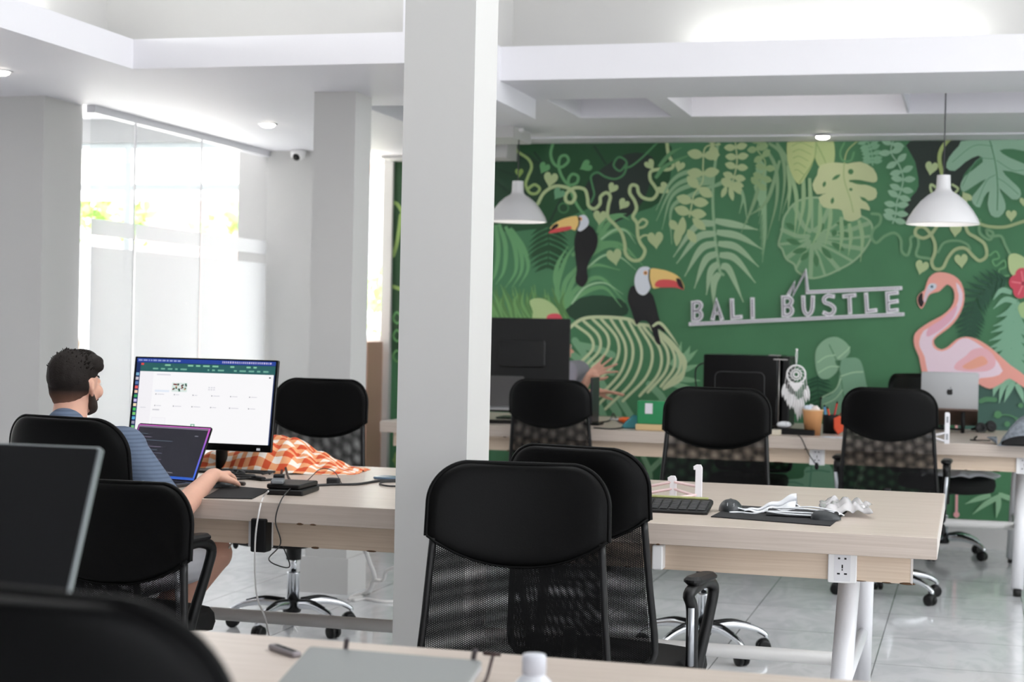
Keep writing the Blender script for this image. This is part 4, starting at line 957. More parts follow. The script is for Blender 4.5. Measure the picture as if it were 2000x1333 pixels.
# laptop stand folded open (white sides, rosy cross arms)
def lapstand(lab, p, rz, rosy, hs=.085, flip=False):
    t = at('laptop_stand', lab, 'laptop stand', p, rz)
    side = mat('stand_white', (232, 230, 234), .3); arm = mat('stand_rose', (232, 204, 204), .35) if rosy else side
    for x, y, h_ in (((.0, .0, hs), (-.085, .06, hs*.62)) if not flip else ((.0, .0, hs*1.25),)):
        m = MB(); m.M = Matrix.Translation((x, y, 0)); m.prism([(-.011, 0), (.011, 0), (.011, h_-.01), (.006, h_), (-.008, h_), (-.018, h_-.006), (-.017, h_-.016), (-.011, h_-.016)] if not flip else [(-.012, 0), (.012, 0), (.012, h_-.006), (.006, h_), (-.008, h_), (-.012, h_-.006)], -.006, .006, .0015, 0, Matrix.Rotation(R(90), 4, 'X'))
        if flip:
            for z0, z1 in ((.020, .050), (.105, .135)): m.box(-.005, .005, -.0068, .0068, z0, z1, 1)
        m.build('upright', [side, mat('slot_grey', (150, 152, 156), .5)], t)
    m = MB()
    if not flip:
        rod(m, [(0, .0, .012), (-.085, .06, .03), (-.19, .0, .012)], .0045, n=1); rod(m, [(-.002, 0, .045), (-.085, .06, .052), (-.19, .03, .03)], .0045, n=1)
        rod(m, [(0, 0, .02), (-.09, -.03, .006), (-.19, .0, .012)], .0045, n=1)
    else:
        rod(m, [(-.005, 0, .055), (-.10, .03, .028)], .006, n=1); rod(m, [(-.005, 0, .012), (-.10, .03, .035)], .006, n=1)
    m.build('cross_arm', arm, t); return t
k = PZ(1364, 979); lapstand('white and rose folding laptop stand with hooked uprights behind the keyboard', (k.x, k.y), R(6), True, .115)

# ------------------------------------------------------------------ the front table
A_, B_, C_ = PZ(605, 1262, .82), PZ(942, 1290, .82), PZ(485, 1404, .76)
ex = (B_-A_).normalized(); ey = (A_-C_); ey = (ey-ex*ey.dot(ex)).normalized(); ez = ex.cross(ey); L_ = (B_-A_).length; D_ = .222
t = at('closed_laptop', 'closed matt grey laptop with round logo at the bottom edge, on the front table', 'laptop', (A_.x, A_.y, TZ))
Ml = Matrix.Translation((0, 0, A_.z-TZ)) @ Matrix(((ex.x, ey.x, ez.x, 0), (ex.y, ey.y, ez.y, 0), (ex.z, ey.z, ez.z, 0), (0, 0, 0, 1)))
lidm = mat('laptop_grey', (140, 143, 142), .5, .2, bump=(900, .05))
m = MB(); m.M = Ml; m.rbox(L_/2, -D_/2, -.016, -.0065, L_, D_, .006, .002); m.build('base', mat('laptop_base', (190, 190, 192), .35, .5), t)
m = MB(); m.M = Ml; m.rbox(L_/2, -D_/2, -.006, .0, L_, D_, .005, .0015); lid = m.build('lid', lidm, t)
m = MB(); m.M = Ml @ Matrix.Translation((L_*.52, -D_/2-.008, .0001)); m.lathe([(.0005, 0), (.021, 0), (.021, .0006), (.0005, .0006)], 32, cap=False)
for a_ in ((-.006, .004), (.005, -.004)): m.box(a_[0]-.0013, a_[0]+.0013, -.010+a_[1], .010+a_[1], .0007, .0011, 1)
m.box(-.006, -.001, .002, .0045, .0007, .0011, 1); m.box(.001, .006, -.0045, -.002, .0007, .0011, 1)
m.build('logo', [mat('logo_disc', (206, 208, 209), .25, .5), lidm], lid)
t = at('laptop_stand', 'dark low stand holding up the closed grey laptop, two hooks showing behind it', 'laptop stand', (A_.x, A_.y, TZ))
for fx_, hx in ((.16, .02), (.90, -.01)):
    m = MB(); p = ex*L_*fx_
    z0 = A_.z-TZ
    m.tube([p+V0 for V0 in (Vector((0, -.20, .005)), Vector((0, .005, .005)))], .005, 8)
    m.tube([p+Vector((0, .0, .005)), p+Vector((0, -.012, z0-.024))], .005, 8); m.tube([p+Vector((0, .003, .006)), p+Vector((.006, .012, z0*.6)), p+Vector((.012, .008, z0+.006)), p+Vector((.016, -.0, z0+.012))], .004, 8, 0, 4)
    m.build('arm', mat('clip_dark', (70, 62, 66), .5), t)
m = MB(); m.tube([ex*L_*.16+Vector((0, -.2, .005)), ex*L_*.9+Vector((0, -.2, .005))], .005, 8); m.build('bar', mat('clip_dark', (0, 0, 0)), t)
k = PZ(556, 1277); t = at('pocket_knife', 'grey folding tool with dark slot beside the closed laptop', 'pocket knife', (k.x, k.y), R(-38))
m = MB(); m.rbox(0, 0, 0, .009, .085, .018, .004, .002); m.build('handle', mat('tool_grey', (138, 132, 136), .35, .6), t)
m = MB(); m.box(-.03, .035, -.004, .004, .0092, .0096); m.lathe([(.003, .0092), (.003, .0105)], 10); m.build('blade_slot', darkslot, t)
k = PZ(953, 1333); t = at('eyeglasses', 'dark-framed glasses edge beside the closed laptop', 'eyeglasses', (k.x, k.y-.01), R(3))
m = MB(); m.tube([(0, -.05, .004), (0, .0, .006), (.0, .045, .036)], .003, 8, 0, 4); m.tube([(-.016, .046, .036), (.012, .044, .036)], .003, 8); m.build('frame', mat('tortoise', (52, 24, 20), .3), t)
k = PZ(1048, 1395); t = at('bottle', 'small white bottle with screw cap at the bottom edge, on the front table', 'bottle', (k.x, k.y-.02))
m = MB(); m.lathe([(.028, 0), (.031, .004), (.031, .030), (.029, .042), (.023, .052), (.0165, .058), (.0155, .064)], 32); m.build('body', mat('bottle_white', (224, 226, 232), .35), t)
m = MB(); m.lathe([(.016, .0605), (.0172, .062), (.0172, .084), (.0155, .0875), (.001, .088)], 32); m.build('cap', mat('cap_white', (206, 208, 216), .35), t)
# dark monitor
t = at('monitor', 'switched-off black monitor with silver rim at the left edge, on the front table', 'monitor', (-1.42, 2.10), R(2))
k = PY(194, 886, 2.2); tl_ = Matrix.Translation((0, 0, .012)) @ Matrix.Rotation(R(-24), 4, 'X')
xr = k.x+1.42-.022
m = MB(); m.M = tl_; m.rbox(0, 0, -.006, .006, .60, .325, .006, .002, T=Matrix.Translation((xr-.30, .006, .208)) @ Matrix.Rotation(R(90), 4, 'X')); m.build('bezel', mat('monitor_rim', (128, 134, 136), .3, .5), t)
m = MB(); m.M = tl_; m.rbox(0, 0, -.0005, .0006, .590, .318, .004, .0002, T=Matrix.Translation((xr-.301, -.0008, .208)) @ Matrix.Rotation(R(90), 4, 'X')); m.build('screen', mat('screen_off', (12, 13, 14), .35, spec=.3), t)
m = MB(); m.tube([(xr-.3, .05, .002), (xr-.3, .05, .18)], .02, 12); m.rbox(xr-.3, .05, 0, .008, .22, .18, .03, .003); m.build('stand', plast, t)

# ------------------------------------------------------------------ the man's desk
A_, B_, C_, D_ = PY(265, 697, 5.42), PY(545, 704, 5.42), PY(530, 887, 5.36), PY(250, 880, 5.36)
t = at('monitor', 'lit monitor showing a white web page behind the open dark laptop', 'monitor', ((A_.x+B_.x)/2, 5.50))
wM = B_.x-A_.x; hM = B_.z-C_.z; zM = C_.z+hM/2
TM = Matrix.Translation((0, -.10, zM-TZ)) @ Matrix.Rotation(R(-9), 4, 'X') @ Matrix.Rotation(R(90), 4, 'X')
m = MB(); m.rbox(0, 0, -.030, -.002, wM*.9, hM*.85, .04, .012, T=TM); m.rbox(0, 0, -.004, .008, wM, hM, .004, .0015, T=TM); m.build('housing', gloss, t)
# the screen picture: one flat mesh of coloured emitting patches
scr = []
def emat(c, e=1.35): return mat('screen_%d_%d_%d' % tuple(c), (10, 10, 10), .3, emit=c, es=.345)
class Scr:
    def __init__(s, w, h, T, z): s.m = MB(); s.mats = []; s.w, s.h, s.T, s.z = w, h, T, z
    def r(s, x0, y0, x1, y1, c, e=1.35):
        k = emat(c, e)
        if k not in s.mats: s.mats.append(k)
        s.z += .00004; q = [s.T @ Vector(((x-.5)*s.w, (.5-y)*s.h, s.z)) for x, y in ((x0, y1), (x1, y1), (x1, y0), (x0, y0))]
        s.m.add(q, [(0, 1, 2, 3)], s.mats.index(k))
sw, sh = wM*.966, hM*.905
S_ = Scr(sw, sh, TM @ Matrix.Translation((0, hM*.03, 0)), .0085)
S_.r(0, 0, 1, 1, (24, 44, 92)); S_.r(.03, .055, 1, .16, (36, 92, 92)); S_.r(.0, 0, 1, .05, (28, 62, 150)); S_.r(.03, .16, .992, 1, (246, 245, 247), 1.3); S_.r(.03, .16, .13, 1, (240, 238, 242), 1.25)
rnd = random.Random(2)
x = .01
while x < .3: w_ = rnd.uniform(.008, .03); S_.r(x, .015, x+w_, .033, (150, 160, 210)); x += w_+.008
x = .62
while x < .97: w_ = rnd.uniform(.004, .012); S_.r(x, .012, x+w_, .035, (190, 180, 215)); x += w_+.006
for row, c in ((.068, (130, 190, 160)), (.115, (110, 168, 150))):
    x = .08
    while x < .95:
        w_ = rnd.uniform(.01, .05)
        if rnd.random() < .7: S_.r(x, row, x+w_, row+.02, c)
        x += w_+.02
S_.r(.035, .06, .055, .085, (216, 70, 70))
for i, c in enumerate(((120, 170, 200), (196, 190, 200), (90, 120, 170), (220, 90, 84), (236, 200, 170), (60, 160, 90), (200, 190, 230), (240, 220, 180), (70, 190, 90), (120, 200, 110), (90, 170, 210), (150, 150, 170), (120, 190, 120), (150, 160, 170))):
    S_.r(.004, .18+i*.054, .026, .215+i*.054, c)
S_.r(.275, .29, .385, .40, (214, 228, 222)); 
for _ in range(26):
    x = rnd.uniform(.277, .372); y = rnd.uniform(.295, .38); S_.r(x, y, x+.012, y+.018, rnd.choice(((60, 110, 90), (120, 60, 60), (240, 240, 245), (40, 50, 50), (190, 150, 110))))
for yy in (.43, .57):
    for i in range(6): x = .16+i*.135; S_.r(x, yy, x+.008, yy+.014, (150, 150, 158)); S_.r(x+.014, yy+.003, x+.014+rnd.uniform(.02, .06), yy+.011, (205, 205, 212))
for i in range(3): S_.r(.54+i*.018, .33, .552+i*.018, .345, (214, 214, 220)); S_.r(.54+i*.018, .355, .552+i*.018, .37, (214, 214, 220))
S_.r(.15, .72, .25, .90, (232, 230, 236)); S_.r(.153, .725, .247, .895, (244, 243, 246)); S_.r(.16, .19, .26, .205, (214, 212, 220)); S_.r(.155, .385, .26, .41, (224, 232, 244)); S_.r(.15, .62, .2, .635, (200, 200, 206)); S_.r(.06, .6, .1, .61, (212, 212, 218))
S_.r(.435, .785, .465, .85, (120, 180, 150)); S_.r(.443, .795, .457, .84, (236, 240, 238)); S_.r(.965, .19, .977, .205, (60, 60, 72))
S_.m.build('screen', S_.mats, t, False)
m = MB(); m.box(wM*.41, wM*.43, -hM*.475, -hM*.455, .0085, .0088); m.M = Matrix.Identity(4)
m2 = MB(); q = [TM @ Vector((wM*a, -hM*b, .0089)) for a, b in ((.40, .485), (.425, .485), (.425, .46), (.40, .46))]; m2.add(q, [(0, 1, 2, 3)]); m2.build('logo', mat('monitor_logo', (220, 222, 226), .4), t, False)
m = MB(); m.tube([(.03, .0, .004), (.03, -.01, zM-TZ)], [.036, .03], 14, flat=.5); m.rbox(.03, -.04, 0, .008, .26, .2, .03, .003); m.build('stand', blk, t)
# open laptop
k = PZ(380, 950); t = at('open_laptop', 'open dark laptop with purple-edged code screen in front of the lit monitor', 'laptop', (k.x-.002, k.y+.005), R(-12))
m = MB(); m.rbox(-.155, -.105, .0, .012, .31, .215, .01, .003); m.build('base', mat('space_grey', (104, 106, 110), .35, .8), t)
m = MB()
for r_ in range(5):
    for c_ in range(13): m.rbox(-.285+c_*.0215, -.03-r_*.02, .0122, .0135, .018, .016, .002, .0005, 0, None, 1)
m.build('keys', blk, t)
TL = Matrix.Translation((-.155, .0, .012)) @ Matrix.Rotation(R(63), 4, 'X') @ Matrix.Translation((0, .098, 0))
m = MB(); m.rbox(0, 0, -.004, .0015, .31, .195, .009, .0012, T=TL); m.build('lid', blk, t)
S_ = Scr(.300, .186, TL, .0016)
S_.r(0, 0, 1, 1, (150, 70, 190), 1.2)
for i in range(10): S_.r(.0, i/10, 1, (i+1)/10, [int(c) for c in (200-i*17, 90+i*2, 190+i*4)], 1.1)
S_.r(.010, .018, .978, .962, (34, 34, 44), 1); S_.r(.010, .018, .978, .05, (120, 110, 130), 1); S_.r(0, .955, 1, .99, (40, 90, 190), 1)
for i in range(9): S_.r(.06+.05*(i % 3), .17+i*.06, .06+.05*(i % 3)+rnd.uniform(.1, .4), .182+i*.06, rnd.choice(((92, 92, 110), (110, 100, 120), (80, 92, 104))), 1)
S_.r(.82, .16, .87, .18, (120, 120, 130), 1); S_.r(.55, .88, .68, .90, (110, 110, 120), 1)
S_.m.build('screen', S_.mats, t, False)
# mouse pad and mouse of the man
pad('black cloth mouse pad under the man\'s hand', [PZ(398, 974), PZ(492, 976), PZ(530, 958), PZ(440, 950)])
k = PZ(425, 954); MM = Vector((k.x, k.y+.02, TZ)); mouse('dark mouse under the man\'s hand', (MM.x, MM.y, TZ+.0035), R(-30), .9)
# black boxes
k = PZ(560, 972)
def bx(name, lab, cat, p, rz, w_, d_, h_, m_, r=.006, z=TZ, group=None):
    m = MB(); m.rbox(0, 0, 0, h_, w_, d_, r, .003); o = m.build(name, m_); o.location = (p[0], p[1], z); o.rotation_euler = (0, 0, rz); return tag(o, lab, cat, group)
k = PZ(550, 968); bx('power_bank', 'flat black box, lower of the two stacked beside the mouse pad', 'power bank', (k.x, k.y+.09), R(6), .12, .19, .017, plast)
bx('hard_drive', 'flat black box lying on top of the lower black box', 'hard drive', (k.x-.006, k.y+.10), R(2), .11, .17, .015, plast, z=TZ+.0172)
t = thing('usb_hub', 'small grey hub with cables on top of the black boxes', 'usb hub', (k.x-.035, k.y+.05, TZ+.0325), R(20)); m = MB(); m.rbox(0, 0, 0, .012, .04, .09, .006, .003); m.build('body', mat('hub_grey', (116, 120, 124), .4), t); m = MB(); m.rbox(.0, .055, .0, .022, .035, .03, .006, .003); m.build('plug', blk, t)
def cable(lab, pts, r, m_, name='cable', n=8, cat='cable'):
    m = MB(); c = Vector(pts[0]); m.M = Matrix.Translation(-c); m.tube(pts, r, 8, 0, n); o = m.build(name, m_); o.location = c; return tag(o, lab, cat)
ck = mat('cable_black', (20, 20, 22), .5); cw = mat('cable_white', (226, 224, 222), .5)
def q(x, y, z=TZ+.004): return tuple(PZ(x, y, z))
def qy(x, y, Y): return tuple(PY(x, y, Y))
h0 = tuple(PZ(524, 960, TZ+.034))
cable('white cable hanging from the hub over the table edge to the floor', [h0, qy(514, 972, 4.63), qy(506, 1000, 4.57), qy(499, 1050, 4.57), qy(498, 1120, 4.6), qy(503, 1170, 4.64), qy(517, 1205, 4.72), qy(524, 1235, 4.82), qy(530, 1260, 4.95)], .0028, cw)
cable('thin black cable hanging over the apron beside the socket plate', [(k.x+.02, k.y+.02, TZ+.02), qy(549, 978, 4.60), qy(538, 1018, 4.575), qy(548, 1062, 4.58), qy(525, 1092, 4.75), qy(545, 1106, 4.8), qy(566, 1106, 4.85), qy(552, 1066, 4.85)], .002, ck)
cable('thick black cable lying from the shirt across to the column', [q(440, 940), q(480, 935), q(520, 938), q(548, 930), (*PZ(552, 912)[:2], .79), q(566, 938), q(600, 948), q(652, 947), q(700, 946), q(740, 940), q(790, 938)], .0042, ck)
cable('thin cord looping behind the thick black cable', [q(536, 946), q(590, 945), (*PZ(625, 928)[:2], .77), (*PZ(652, 930)[:2], .765), q(668, 946)], .0015, ck)
cable('black cable doubled back beside the column', [q(800, 950), q(760, 950), q(742, 946), q(752, 942), q(800, 941)], .003, ck)
cable('white charging cable drooping under the apron', [qy(488, 1046, 4.7), qy(462, 1052, 4.75), qy(447, 1072, 4.8), qy(440, 1100, 4.9)], .003, cw)
k = PZ(651, 947); bx('cable_adapter', 'small black knot-shaped adapter on the thick cable', 'adapter', (k.x, k.y), R(10), .045, .028, .022, ck, .01)
k = PZ(752, 938); bx('phone', 'blue-grey phone lying by the column', 'phone', (k.x+.03, k.y+.03), R(-10), .15, .075, .009, mat('phone_blue', (96, 118, 140), .2), .012)
k = PY(507, 1046, 4.645); bx('power_adapter', 'black power adapter plugged into the socket plate', 'power adapter', (k.x+.02, 4.612), 0, .05, .05, .10, blk, .006, .60)
def blob_cables():
    rnd = random.Random(8)
    for i in range(4):
        a = PZ(440+i*14, 934-i*2); P_ = [a+Vector((rnd.uniform(-.10, .12), rnd.uniform(-.05, .07), .008+.012*rnd.random())) for _ in range(6)]
        cable(('tangled black cord coiled tight against the stand foot', 'tangled black cord spreading in front of the shirt', 'tangled black cord crossing over the others by the shirt', 'tangled black cord nearest the hand')[i], [tuple(p) for p in P_], .0035, ck)
blob_cables()
k = PZ(462, 948); bx('marker_pen', 'short dark stick lying above the mouse pad', 'marker', (k.x, k.y), R(-14), .07, .014, .012, mat('dark_brown', (46, 36, 32), .5), .004)
k = PZ(500, 940); bx('usb_stick', 'black connector lying beside the dark stick', 'connector', (k.x, k.y+.02), R(-35), .07, .02, .014, blk, .005)
# plaid shirt
pl = bpy.data.materials.new('orange_plaid'); pl.use_nodes = True; nt = pl.node_tree; b = nt.nodes['Principled BSDF']; b.inputs['Roughness'].default_value = .85
uv = N(nt, 'ShaderNodeUVMap'); sp = N(nt, 'ShaderNodeSeparateXYZ'); nt.links.new(uv.outputs[0], sp.inputs[0]); ws = []
for i in (0, 1):
    p = N(nt, 'ShaderNodeMath', operation='PINGPONG'); p.inputs[1].default_value = .032; nt.links.new(sp.outputs[i], p.inputs[0]); l = N(nt, 'ShaderNodeMath', operation='GREATER_THAN'); l.inputs[1].default_value = .016; nt.links.new(p.outputs[0], l.inputs[0]); ws.append(l)
ad = N(nt, 'ShaderNodeMath', operation='ADD'); nt.links.new(ws[0].outputs[0], ad.inputs[0]); nt.links.new(ws[1].outputs[0], ad.inputs[1])
dv = N(nt, 'ShaderNodeMath', operation='MULTIPLY'); dv.inputs[1].default_value = .5; nt.links.new(ad.outputs[0], dv.inputs[0])
cr = N(nt, 'ShaderNodeValToRGB'); cr.color_ramp.interpolation = 'CONSTANT'; e = cr.color_ramp.elements; e[0].color = lin((238, 228, 218)); e[1].position = .3; e[1].color = lin((232, 160, 112)); e2 = e.new(.8); e2.color = lin((206, 78, 38))
nt.links.new(dv.outputs[0], cr.inputs[0]); nt.links.new(cr.outputs[0], b.inputs['Base Color'])
a0, a1, a2 = PZ(425, 925), PZ(655, 915), PZ(590, 935)
c = Vector((-2.43, 5.655, TZ))
m = MB(); nu, nv = 70, 44
def shf(u, v):
    x = (u-.5)*.62; y = (v-.5)*.42; n1 = noise.noise(Vector((u*4, v*3, 1.3))); n2 = noise.noise(Vector((u*9, v*8, 4.1)))
    ridge = math.exp(-((u-.48)/.24)**2)*.105+.035*math.exp(-((u-.12)/.14)**2)
    z = ridge*(1-abs(2*v-1)**2.6)+.020*abs(math.sin(u*13+n1*5+v*5))*(1-abs(2*v-1)**4)*(1-abs(2*u-1)**5)+.012*max(0, n2)
    return Vector((x+n1*.03, y*(1-.45*max(0, 2*u-1)**2)+n1*.04, max(.0015, z)))
m.sheet(shf, nu, nv, .0015); o = m.build('plaid_shirt', pl); o.location = c; tag(o, 'crumpled orange and white plaid shirt lying behind the lit monitor', 'shirt')
ul = o.data.uv_layers.new(name='UVMap')
for l in o.data.loops:
    vi = l.vertex_index % (nu*nv); i, j = vi % nu, vi//nu; ul.data[l.index].uv = (i/(nu-1)*.74, j/(nv-1)*.52)
# cables behind the middle table, floor power strip
def fz(x, y, z=.006): return tuple(PZ(x, y, z))
cable('white cable rising from the floor cable pile to the table', [qy(714, 1076, 6.2), qy(722, 1100, 6.4), qy(731, 1125, 6.6), qy(727, 1145, 6.75), fz(712, 1160), fz(690, 1166), fz(682, 1172)], .010, cw)
cable('white cable lying on the floor beside the small column', [qy(775, 1108, 6.3), qy(755, 1116, 6.5), qy(748, 1134, 6.6), qy(728, 1136, 6.7), fz(722, 1158), fz(700, 1168), fz(686, 1170)], .008, cw)
cable('white cable trailing flat on the floor toward the big column', [fz(690, 1174), fz(715, 1171), fz(745, 1176), fz(790, 1176)], .008, cw)
# plate sticking out on the apron behind the turned armchair
k = PY(1288, 1083, 4.64); bx('power_socket', 'white socket box on the apron beside the turned armchair', 'socket', (k.x, 4.630), 0, .030, .05, .07, whitep, .004, .617)

# ------------------------------------------------------------------ the wall table
def W(x, y, z=.75): return PZ(x, y, z)
# big black monitor
tl, br = PY(942, 620, 9.30), PY(1110, 745, 9.30)
t = at('monitor', 'big black monitor turned away, standing beside the big white column on the wall table', 'monitor', (-2.38, 9.33))
w_ = .56; TM = Matrix.Translation((br.x+2.38-w_/2, -.02, tl.z-TZ-.185)) @ Matrix.Rotation(R(90), 4, 'X')
m = MB(); m.rbox(0, 0, -.02, .0, w_, .37, .01, .003, T=TM); m.rbox(0, -.02, .0, .016, w_*.5, .16, .02, .006, T=TM); m.build('housing', mat('back_shell', (14, 14, 15), .45), t)
m = MB(); m.rbox(0, -.0, -.0215, -.0205, w_*.97, .345, .006, .0003, T=TM); m.build('screen', gloss, t)
m = MB(); m.tube([(br.x+2.38-w_/2, -.07, .004), (br.x+2.38-w_/2, -.045, .22)], [.035, .028], 14, flat=.5); m.rbox(br.x+2.38-w_/2, -.02, 0, .01, .26, .2, .02, .003); m.build('stand', plast, t)
# silver laptop seen from its side, beside the column
k = W(965, 822); t = at('open_laptop', 'open silver-edged laptop on a stand beside the big white column', 'laptop', (-2.56, 8.86), R(8))
m = MB(); m.rbox(0, 0, .075, .088, .31, .21, .01, .003); m.build('base', alu, t)
m = MB(); m.rbox(0, 0, -.003, .003, .31, .2, .01, .001, T=Matrix.Translation((0, .145, .165)) @ Matrix.Rotation(R(62), 4, 'X')); m.build('lid', mat('laptop_slate', (88, 86, 86), .35, .5), t)
m = MB(); rod(m, [(-.12, .08, .0), (-.12, -.08, .072)], .006, n=1); rod(m, [(.12, .08, .0), (.12, -.08, .072)], .006, n=1); rod(m, [(-.12, -.09, .003), (.12, -.09, .003)], .006, n=1); rod(m, [(-.12, .08, .004), (.12, .08, .004)], .006, n=1); m.box(-.15, .15, -.10, .10, .066, .074); m.build('stand', blk, t)
# screen edge-on with foot
k = PY(1160, 780, 9.0); t = at('tablet_stand', 'thin black screen seen edge-on beside the person\'s grey sleeve', 'screen', (k.x, 9.0), 0)
m = MB(); zt = PY(1160, 738, 9.0).z-TZ; m.rbox(0, 0, -.006, .006, .18, zt-.0, .006, .002, T=Matrix.Translation((0, .02, zt/2+.001)) @ Matrix.Rotation(R(90), 4, 'Z') @ Matrix.Rotation(R(90), 4, 'X')); m.build('panel', mat('panel_grey', (52, 52, 56), .3), t)
m = MB(); m.rbox(-.0, 0, 0, .012, .09, .14, .01, .003); m.build('foot', plast, t)
cable('thin black cord looped on the wall table beside the edge-on screen', [tuple(W(1165, 826, .755)), tuple(W(1190, 822, .755)), tuple(W(1198, 808, .775)), tuple(W(1206, 822, .756)), tuple(W(1225, 832, .755)), tuple(W(1200, 838, .755)), tuple(W(1160, 836, .755))], .004, ck)
k = W(1215, 829); t = at('screwdriver', 'orange-handled tool lying beside the teal bottle', 'tool', (k.x+.01, k.y+.1), R(-12)); m = MB(); m.tube([(-.05, 0, .018), (-.02, 0, .018), (.05, 0, .016)], [.012, .017, .014], 12); m.build('handle', mat('orange_plastic', (232, 104, 44), .45), t); m = MB(); m.tube([(-.11, 0, .018), (-.05, 0, .018)], .004, 8); m.build('blade', chrome, t)
k = W(1228, 838); t = at('pencil_case', 'teal pouch leaning against the green box', 'pouch', (k.x+.005, k.y+.05), R(10)); m = MB(); m.prism([(-.06, 0), (.05, 0), (.06, .055), (.01, .072), (-.035, .03)], -.03, .03, .008, 0, Matrix.Rotation(R(90), 4, 'X')); m.build('body', mat('teal', (66, 150, 160), .5), t); m = MB(); m.tube([(-.035, -.01, .032), (.01, -.01, .073), (.06, -.01, .056)], .003, 6); m.build('zip', mat('teal_dark', (40, 110, 120), .5), t)
k = PY(1271, 848, 8.66); bx('wooden_block', 'pale wooden block under the green box', 'block', (k.x, 8.75), 0, .172, .16, .032, woodblk, .003)
t = thing('green_box', 'green translucent box with a white sticker on the pale wooden block', 'box', (k.x, 8.76, TZ+.0325)); zt = PY(1271, 784, 8.69).z-TZ-.0325
m = MB(); m.rbox(0, 0, 0, zt, .166, .13, .006, .003); m.build('body', mat('green_acrylic', (52, 140, 92), .2, alpha=1), t); m = MB(); m.box(-.04, .0, -.0665, -.0655, zt*.45, zt*.9); m.build('sticker', mat('sticker', (222, 220, 226), .5), t)
# computer tower on its side
p0, p1 = PY(1374, 692, 9.10), PY(1522, 692, 9.10); W_ = p1.x-p0.x+.0; HT = p0.z-TZ
t = at('computer_tower', 'large black computer tower behind the mesh-back chair on the wall table', 'computer tower', ((p0.x+p1.x)/2, 9.10+.22))
m = MB(); m.rbox(0, 0, .012, HT, W_, .44, .012, .006); m.build('case', gloss, t)
m = MB(); ol = rrect(.27, .26, .03, 5); T_ = Matrix.Translation((-.005, -.2215, HT*.5-.02)) @ Matrix.Rotation(R(90), 4, 'X'); m.tube([T_ @ Vector((a, b, 0)) for a, b in ol], .0022, 6, 0, 0, True, 1, True); m.build('panel_ridge', mat('ridge_grey', (58, 58, 60), .3), t)
m = MB(); m.rbox(W_/2+.026, .03, .012, HT-.006, .046, .30, .01, .004); m.build('front_panel', plast, t)
m = MB(); m.tube([(W_/2+.002, -.218, .02), (W_/2+.002, -.218, HT-.02)], .003, 6); m.box(W_/2-.03, W_/2+.045, -.225, -.215, HT-.022, HT-.016); m.box(W_/2-.06, W_/2, -.2, -.1, HT, HT+.004); m.build('metal_trim', mat('worn_metal', (170, 166, 164), .3, .8), t)
m = MB()
for sx in (-1, 1):
    for sy in (-1, 1): m.lathe([(.015, 0), (.015, .013)], 12, 0, Matrix.Translation((sx*W_*.4, sy*.17, 0)))
m.build('foot', rubber, t)
cable('black cord looping out beside the computer tower', [qy(1378, 708, 9.3), qy(1362, 716, 9.3), qy(1358, 735, 9.3), qy(1362, 770, 9.3), qy(1366, 812, 9.25), tuple(PZ(1370, 838, .757))], .004, ck)
# dreamcatcher hanging from the tower corner
c0 = PY(1555, 732, 8.84); t = thing('dreamcatcher', 'white dreamcatcher hanging on the corner of the computer tower', 'dreamcatcher', (c0.x, 8.84, c0.z)); wf = mat('white_yarn', (226, 224, 224), .85)
R_ = .048
m = MB(); m.tube([(R_*math.cos(2*PI*k/28), 0, R_*math.sin(2*PI*k/28)) for k in range(28)], .005, 8, 0, 0, True, 1, True); m.tube([(R_*.55*math.cos(2*PI*k/20), 0, R_*.55*math.sin(2*PI*k/20)) for k in range(20)], .0035, 8, 0, 0, True, 1, True); m.build('hoop', wf, t)
m = MB()
for k in range(12): a, b = 2*PI*k/12, 2*PI*(k+1.5)/12; m.tube([(R_*math.cos(a), 0, R_*math.sin(a)), (R_*.5*math.cos(b), 0, R_*.5*math.sin(b))], .0016, 5)
for k in range(9): a = 2*PI*k/9; m.ball((R_*.3*math.cos(a), 0, R_*.3*math.sin(a)), .006, 6)
m.build('web', wf, t)
m = MB(); m.tube([(0, 0, R_), (-.004, 0, .10), (0, .01, .128), (.004, 0, .10), (0, 0, R_)], .0022, 6, 0, 5); m.ball((0, .005, .13), .007, 8); m.build('hanging_loop', wf, t)
rnd = random.Random(4)
for k in range(11):
    x = -.05+.010*k; L = rnd.uniform(.12, .19) if 2 < k < 9 else rnd.uniform(.10, .15); z0 = -math.sqrt(max(0, R_*R_-min(x*x, R_*R_)))
    m = MB(); m.tube([(x, 0, z0), (x*1.15, -.004, z0-L*.5)], .0018, 5)
    y_ = -.004+.002*(k % 3)
    m.sheet(lambda u, v: Vector((x*(1.15+.25*v)+(u-.5)*.020*math.sin(PI*min(1, v+.08))**.7, y_+.003*math.sin(u*6), z0-L*.45-v*L*.65)), 5, 8, .0008)
    m.build('feather', wf, t)
m = MB(); m.sheet(lambda u, v: Vector(((u-.5)*.085*(1-v*.85), -.002, -R_*.9-v*.045)), 9, 7, .003); m.build('lace', wf, t)
# black box, earbuds, white cable on it
k = W(1545, 852); bx('game_box', 'long black box lying under the dreamcatcher', 'black box', (k.x+.01, k.y+.14), R(-4), .21, .10, .028, blk, .008)
k = W(1508, 850); bx('paper_box', 'cream little box at the left end of the long black box', 'small box', (k.x+.02, 8.70), R(0), .05, .07, .028, mat('cream_card', (212, 204, 186), .7), .003)
k = W(1545, 842); t = thing('white_pouch', 'white earphone case on the long black box', 'earphone case', (k.x-.01, 8.86, TZ+.0285)); m = MB(); m.ball((0, 0, .018), (.04, .03, .018), 14); m.ball((.02, -.02, .02), (.018, .012, .016), 10); m.build('case', maskm, t)
